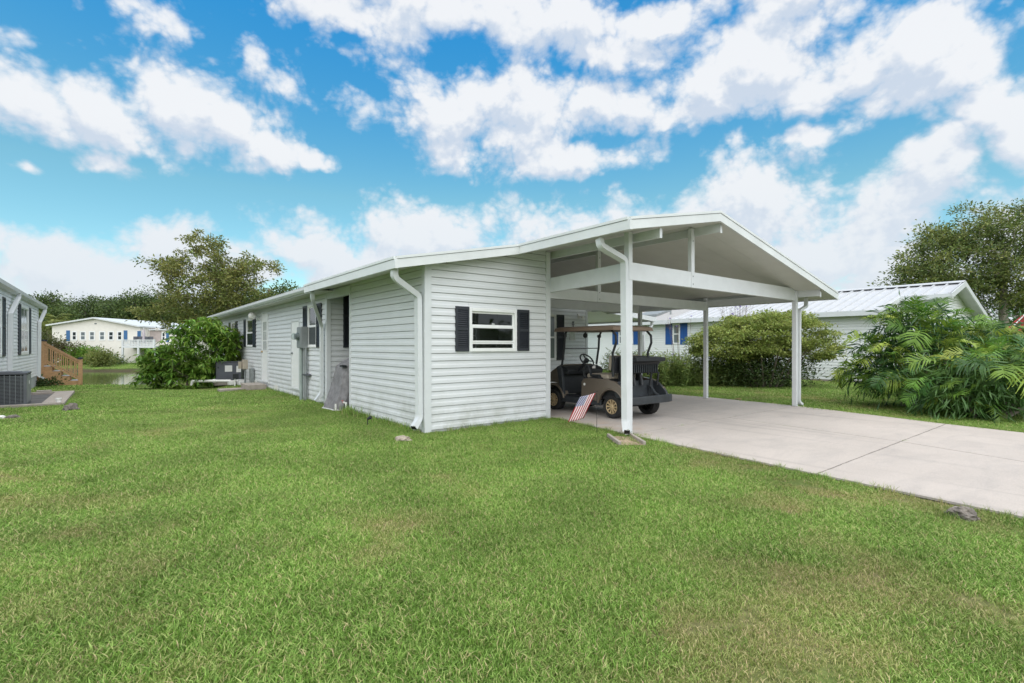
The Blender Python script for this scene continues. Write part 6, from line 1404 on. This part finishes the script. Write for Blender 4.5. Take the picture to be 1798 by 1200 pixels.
def philodendrons():
    rng = np.random.default_rng(17)
    def leaf_mesh(seed, L, petiole, droop):
        r = np.random.default_rng(seed); mb = MB()
        # petiole arches out along +x and the blade follows, hanging
        pts = []; p = np.array([0., 0, 0]); e = .75
        for i in range(6): pts.append(tuple(p)); p = p + np.array([math.cos(e), 0, math.sin(e)]) * petiole / 5; e -= .16
        mb.tube(pts, list(np.linspace(.011, .007, 6)), 3, caps=False)
        rib = []; e0 = e; p = np.array(pts[-1]); ang = e
        for i in range(9):
            rib.append((p.copy(), ang)); p = p + np.array([math.cos(ang), 0, math.sin(ang)]) * L / 8; ang -= droop / 8
        for sgn in (-1, 1):
            for i in range(0, 8):
                for half in (0, .45) if i in (2, 5) else (0,):
                    u = (i + half) / 8; a, an = rib[i]; b_, _ = rib[i + 1]; o = a + (b_ - a) * half; f = (b_ - a) / np.linalg.norm(b_ - a); up = np.array([-f[2], 0, f[0]])
                    ll = L * (.74 * math.sin(math.pi * min(1, u * .78 + .22)) + .14) * (.85 + .3 * r.random()); w = L * .030 * (1 + r.random() * .4)
                    sd = np.array([0, sgn, 0]); d = unit(sd * 1.0 + f * (.45 + .9 * u - (.7 if u < .1 else 0)) + up * .22); q = unit(np.cross(d, up))
                    tip_drop = -up * ll * (.14 + .22 * r.random()); m1 = o + d * ll * .5 + up * ll * .05; tp = o + d * ll + tip_drop
                    mb.add([o - f * w * .9, o + f * w * .9, m1 + q * w * sgn, m1 - q * w * sgn, tp + q * w * .25, tp - q * w * .25], [(0, 1, 2, 3), (3, 2, 4, 5)])
        for i in range(8):
            a, _ = rib[i]; b_, _ = rib[i + 1]; w = L * .034 * (1 - i / 9)
            mb.add([a + [0, -w, .004], a + [0, w, .004], b_ + [0, w * .8, .004], b_ + [0, -w * .8, .004]], [(0, 1, 2, 3)])
        return mb
    mats = [mat('philodendron_leaf', (.09, .20, .028), col2=(.20, .34, .055), rough=.45, transl=.35, objvar=.35, spec=.35, scale=1.2), mat('young_philodendron_leaf', (.22, .36, .04), col2=(.42, .48, .09), rough=.5, transl=.35, objvar=.25, scale=1.2),
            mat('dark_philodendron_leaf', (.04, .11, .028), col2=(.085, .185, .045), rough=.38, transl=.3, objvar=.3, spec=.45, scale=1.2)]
    meshes = [[leaf_mesh(k * 7 + 1, L, pt, dr).mesh('leaf', m) for k, (L, pt, dr) in enumerate(((.46, .55, .75), (.38, .45, .5), (.54, .6, 1.2), (.34, .35, .6)))] for m in mats]
    def plant(label, base, n, shapes, seed, mix, scale, heart, up):
        r = np.random.default_rng(seed); t = thing('philodendron', label, 'plant', base, VA, 'philodendrons at the edge of the drive')
        mb = MB(); tips = []
        for k in range(9):
            a_ = r.random() * 6.28; tip = (heart[0] + r.normal() * .35, heart[1] + r.normal() * .3, heart[2] * (.5 + .6 * r.random())); tips.append(tip)
            mb.tube([(tip[0] * .35, tip[1] * .35, -.05), (tip[0] * .75 + .08, tip[1] * .8, tip[2] * .55), tip], [.05, .045, .035], 7)
        mb.obj('stem', BARKP, t, kind=None)
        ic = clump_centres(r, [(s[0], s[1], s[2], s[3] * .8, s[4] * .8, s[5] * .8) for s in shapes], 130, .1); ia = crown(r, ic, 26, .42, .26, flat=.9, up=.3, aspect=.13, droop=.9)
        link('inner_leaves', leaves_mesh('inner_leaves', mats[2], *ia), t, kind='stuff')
        vol = np.array([s[3] * s[4] * s[5] for s in shapes]) ** .7; vol /= vol.sum()
        for k in range(n):
            s = shapes[r.choice(len(shapes), p=vol)]; d = unit(r.normal(size=3)); d[2] = d[2] * .8 + up * .3; rr = .55 + .45 * r.random() ** .7
            P = np.array([s[0] + d[0] * s[3] * rr, s[1] + d[1] * s[4] * rr, max(.12, s[2] + d[2] * s[5] * rr)])
            out = P - np.array([s[0] * .6 + heart[0] * .4, s[1] * .6, s[2] * .7]); az = math.atan2(out[1], out[0]) + r.normal() * .45
            el = math.atan2(out[2], math.hypot(out[0], out[1]))
            m = r.choice(3, p=mix); me = meshes[m][r.integers(4)]
            o = link('leaf', me, t); sc = scale * (.65 + .6 * r.random())
            R = Matrix.Rotation(az, 4, 'Z') @ Matrix.Rotation(-(el * .8 + .12 + r.normal() * .35), 4, 'Y') @ Matrix.Rotation(r.normal() * .5, 4, 'X')
            o.rotation_euler = R.to_euler(); o.scale = (sc, sc, sc)
            off = R @ Vector((.5 * sc, 0, .2 * sc)); o.location = Vector(P) - off * .9
        return t
    plant('large sprawling philodendron with yellowing split leaves by the right lawn', DR(11.6, 9.4, 0), 285, [(-.2, 0, 1.0, 1.35, 1.0, .8), (.0, 0, 1.75, 1.1, .9, .55), (-.9, 0, .75, .8, .8, .6), (1.2, 0, 1.35, 1.1, .8, .65), (-.25, -.1, 2.15, .5, .4, .25)], 3, [.58, .34, .08], .74, (0, 0, 1.4), .5)
    plant('darker glossy philodendron nearest the driveway at the right edge', DR(9.9, 9.2, 0), 170, [(.1, 0, .65, 1.15, .85, .55), (.9, 0, .9, 1.0, .8, .6), (-.5, 0, .35, .7, .6, .3)], 4, [.54, .16, .30], .80, (.3, 0, .6), .4)
    plant('tall yellow green philodendron behind the glossy one at the right edge', DR(11.4, 12.2, 0), 110, [(0, 0, 1.0, 1.2, .9, .8), (-.4, 0, 1.5, .8, .7, .4)], 6, [.35, .60, .05], .70, (0, 0, 1.2), .5)
philodendrons()

# ------------------------------------------------------------------ radio mast
def mast():
    b = DR(90, (447.5 - 899) / 885 * 90, -.5); t = thing('radio_mast', 'thin grey lattice radio mast behind the magnolia crown', 'mast', b)
    H = 17.5; s = MB()
    for a in (0, 2.09, 4.19): MB().tube([(.45 * math.cos(a), .45 * math.sin(a), 0), (.28 * math.cos(a), .28 * math.sin(a), H)], .06, 5).obj('leg', M_GREYM, t)
    for k in range(24):
        z = H * k / 24; q = .45 - .17 * k / 24
        for a in (0, 2.09, 4.19): s.tube([(q * math.cos(a), q * math.sin(a), z), (q * math.cos(a + 2.09), q * math.sin(a + 2.09), z + H / 24)], .03, 3)
    s.obj('lattice', M_GREYM, t, kind='stuff')
    b = DR(75, (472 - 899) / 885 * 75, -.5); tag(MB().box(-.15, .15, -.15, .15, 0, 10.3).obj('brown_pole', mat('weathered_pole', (.22, .16, .14)), loc=b), 'short brown pole top beside the radio mast', 'pole')
mast()

# ------------------------------------------------------------------ lawn: tufts of blades scattered on the ground
def inside(poly, X, Y):
    c = np.zeros(X.shape, bool); n = len(poly); j = n - 1
    for i in range(n):
        xi, yi = poly[i]; xj, yj = poly[j]
        if yi != yj:
            c ^= ((yi > Y) != (yj > Y)) & (X < (xj - xi) * (Y - yi) / (yj - yi) + xi)
        j = i
    return c
def lawn():
    rng = np.random.default_rng(2)
    col = bpy.data.collections.new('grass_tufts')
    def tuft(seed, n, rad, hmin, hmax, w, lean):
        r = np.random.default_rng(seed); vs = []; fs = []
        for k in range(n):
            a = r.random() * 6.283; q = rad * math.sqrt(r.random()); x, y = q * math.cos(a), q * math.sin(a); h = hmin + (hmax - hmin) * r.random() ** 1.3
            b = r.random() * 6.283; l = h * lean * (.3 + 1.1 * r.random()); dx, dy = math.cos(b), math.sin(b); t = r.random() * 6.283; sx, sy = math.cos(t) * w / 2, math.sin(t) * w / 2
            i0 = len(vs)
            vs += [(x - sx, y - sy, -.01), (x + sx, y + sy, -.01), (x + dx * l * .35 - sx * .85, y + dy * l * .35 - sy * .85, h * .6), (x + dx * l * .35 + sx * .85, y + dy * l * .35 + sy * .85, h * .6), (x + dx * l, y + dy * l, h)]
            fs += [(i0, i0 + 1, i0 + 3, i0 + 2), (i0 + 2, i0 + 3, i0 + 4)]
        me = bpy.data.meshes.new('grass_tuft'); me.from_pydata(vs, [], fs); me.materials.append(M_BLADE); o = bpy.data.objects.new('grass_tuft', me); col.objects.link(o)
    for k in range(6): tuft(100 + k, 150, .125, .009, .036, .0048, 1.2)          # 0-5 near
    for k in range(4): tuft(200 + k, 120, .22, .015, .045, .009, 1.0)          # 6-9 middle distance
    for k in range(4): tuft(300 + k, 130, .45, .02, .055, .018, .9)          # 10-13 far
    for k in range(2): tuft(400 + k, 26, .07, .04, .13, .005, .7)          # 14-15 long tufts along edges
    for k in range(3): tuft(500 + k, 34, .09, .015, .04, .011, 1.6)          # 16-18 broad leaved weeds
    names = sorted(o.name for o in col.objects)
    drive = LE + RE[::-1]
    blocks = [drive, [(0, 0), (2.7, 0), (2.7, 3.3), (0, 3.3)], [(.05, 3.3), (2.7, 3.3), (2.7, 4.8), (.05, 4.8)], [(0, 4.8), (8.84, 4.8), (8.84, 19.7), (0, 19.7)], [(-14.4, 6), (-6.42, 6), (-6.42, 20.9), (-14.4, 20.9)],
              [(-7.1, 8.75), (-4.92, 8.75), (-4.92, 12.75), (-7.1, 12.75)], [(18.3, -1.2), (26.3, -1.2), (26.3, 19), (18.3, 19)], [(-.6, 10.55), (-.05, 10.55), (-.05, 11.55), (-.6, 11.55)], [(-1.32, 10.85), (-.7, 10.85), (-.7, 11.25), (-1.32, 11.25)]]
    pts = []; idx = []; scl = []
    def scatter(n, rmin, rmax, half, ids, s0, s1):
        d = np.sqrt(rng.random(n) * (rmax ** 2 - rmin ** 2) + rmin ** 2); a = YAW + (rng.random(n) * 2 - 1) * half
        X = CAM[0] + d * np.cos(a); Y = CAM[1] + d * np.sin(a); ok = np.ones(n, bool)
        for b in blocks: ok &= ~inside(b, X, Y)
        Z = height(X, Y); ok &= Z > -.62; D, _ = to_dr(X, Y); ok &= ~((D > 21) & (D < 44) & (Z < -.33) & (D < 43.2))
        X, Y, Z = X[ok], Y[ok], Z[ok]
        pts.append(np.stack([X, Y, Z], 1)); idx.append(rng.choice(ids, len(X))); scl.append(s0 + (s1 - s0) * rng.random(len(X)))
    scatter(8500, .3, 5.5, 1.25, range(0, 6), .75, 1.15)
    scatter(19000, 5.0, 13, 1.05, range(0, 6), .85, 1.3)
    scatter(16000, 12, 24, .95, range(6, 10), .9, 1.3)
    scatter(9000, 23, 62, .85, range(10, 14), .9, 1.3)
    scatter(900, .5, 14, 1.1, [16, 17, 18], .6, 1.1)
    # ragged edges
    def edge(a, b, n, spread, s0, s1):
        u = rng.random(n)[:, None]; p = np.array(a)[None] * (1 - u) + np.array(b)[None] * u + rng.normal(size=(n, 2)) * spread
        pts.append(np.concatenate([p, height(p[:, 0], p[:, 1])[:, None]], 1)); idx.append(rng.choice([14, 15], n)); scl.append(s0 + (s1 - s0) * rng.random(n))
    for i in range(1, 6): L_ = math.dist(LE[i], LE[i + 1]); edge((LE[i][0] - .05, LE[i][1]), (LE[i + 1][0] - .05, LE[i + 1][1]), int(L_ * 26), .03, .35, .8)
    for i in range(0, 6): L_ = math.dist(RE[i], RE[i + 1]); edge((RE[i][0] + .06, RE[i][1]), (RE[i + 1][0] + .06, RE[i + 1][1]), int(L_ * 14), .04, .4, .8)
    edge((0, -.06), (2.7, -.06), 46, .03, .35, 1.0); edge((-.07, .1), (-.07, 3.3), 90, .05, .4, 1.4); edge((-.1, 3.3), (-.2, 2.5), 34, .07, .8, 2.0); edge((-.06, 4.8), (-.06, 14), 120, .05, .5, 1.2)
    edge((-4.8, 8.7), (-7, 8.7), 40, .04, .4, .9); edge((-4.8, 8.7), (-4.8, 12.9), 60, .04, .4, .9); edge((18.25, -1.3), (18.25, 8), 60, .06, .6, 1.2)
    edge((2.0, -2.6), (2.5, -2.3), 24, .08, .4, .8); edge((1.4, -6.3), (1.65, -6.3), 14, .08, .4, .9); edge((-.72, -.42), (-.45, -.3), 12, .06, .4, .8); edge((3.0, -2.2), (4.1, -2.2), 9, .012, .25, .55); edge((4.7, -5.02), (5.3, -5.02), 5, .012, .25, .5); edge((5.35, -2.7), (5.08, -4.8), 7, .012, .2, .4); edge((4.9, -5.5), (4.5, -7.0), 6, .012, .2, .4)
    P = np.concatenate(pts); I = np.concatenate(idx).astype(np.int32); S = np.concatenate(scl).astype(np.float32); n = len(P)
    # the taller growth in fresh patches, the shorter in worn ones
    dr = dryness(P[:, 0], P[:, 1]); lush = vnoise(P[:, 0] + 40, P[:, 1], 1.7); keep = (rng.random(n) > .45 * np.clip((dr - .6) / .4, 0, 1)) | (I > 13)
    S = S * np.where(I < 14, (1 - .35 * dr) * (.85 + .4 * lush), 1).astype(np.float32); P, I, S, dr = P[keep], I[keep], S[keep], dr[keep]; n = len(P)
    me = bpy.data.meshes.new('lawn_points'); me.vertices.add(n); me.vertices.foreach_set('co', P.astype(np.float32).ravel())
    at = me.attributes.new('idx', 'INT', 'POINT'); at.data.foreach_set('value', I)
    at = me.attributes.new('scl', 'FLOAT', 'POINT'); at.data.foreach_set('value', S)
    at = me.attributes.new('dry', 'FLOAT', 'POINT'); at.data.foreach_set('value', dr.astype(np.float32))
    R = np.zeros((n, 3), np.float32); R[:, 2] = rng.random(n) * 6.283; at = me.attributes.new('rot', 'FLOAT_VECTOR', 'POINT'); at.data.foreach_set('vector', R.ravel())
    o = link('grass', me, kind='stuff'); tag(o, 'short green lawn grass with worn straw coloured patches', 'grass')
    g = bpy.data.node_groups.new('scatter_tufts', 'GeometryNodeTree'); g.interface.new_socket('Geometry', in_out='INPUT', socket_type='NodeSocketGeometry'); g.interface.new_socket('Geometry', in_out='OUTPUT', socket_type='NodeSocketGeometry')
    N, L = g.nodes, g.links; gi = N.new('NodeGroupInput'); go = N.new('NodeGroupOutput'); ci = N.new('GeometryNodeCollectionInfo'); ci.inputs[0].default_value = col; ci.inputs[1].default_value = True; ci.inputs[2].default_value = True
    ip = N.new('GeometryNodeInstanceOnPoints'); L.new(gi.outputs[0], ip.inputs['Points']); L.new(ci.outputs[0], ip.inputs['Instance']); ip.inputs['Pick Instance'].default_value = True
    def attr(nm, ty):
        a = N.new('GeometryNodeInputNamedAttribute'); a.data_type = ty; a.inputs[0].default_value = nm; return a.outputs[0]
    L.new(attr('idx', 'INT'), ip.inputs['Instance Index']); L.new(attr('scl', 'FLOAT'), ip.inputs['Scale'])
    e = N.new('FunctionNodeEulerToRotation'); L.new(attr('rot', 'FLOAT_VECTOR'), e.inputs[0]); L.new(e.outputs[0], ip.inputs['Rotation'])
    L.new(ip.outputs[0], go.inputs[0]); md = o.modifiers.new('scatter', 'NODES'); md.node_group = g
lawn()
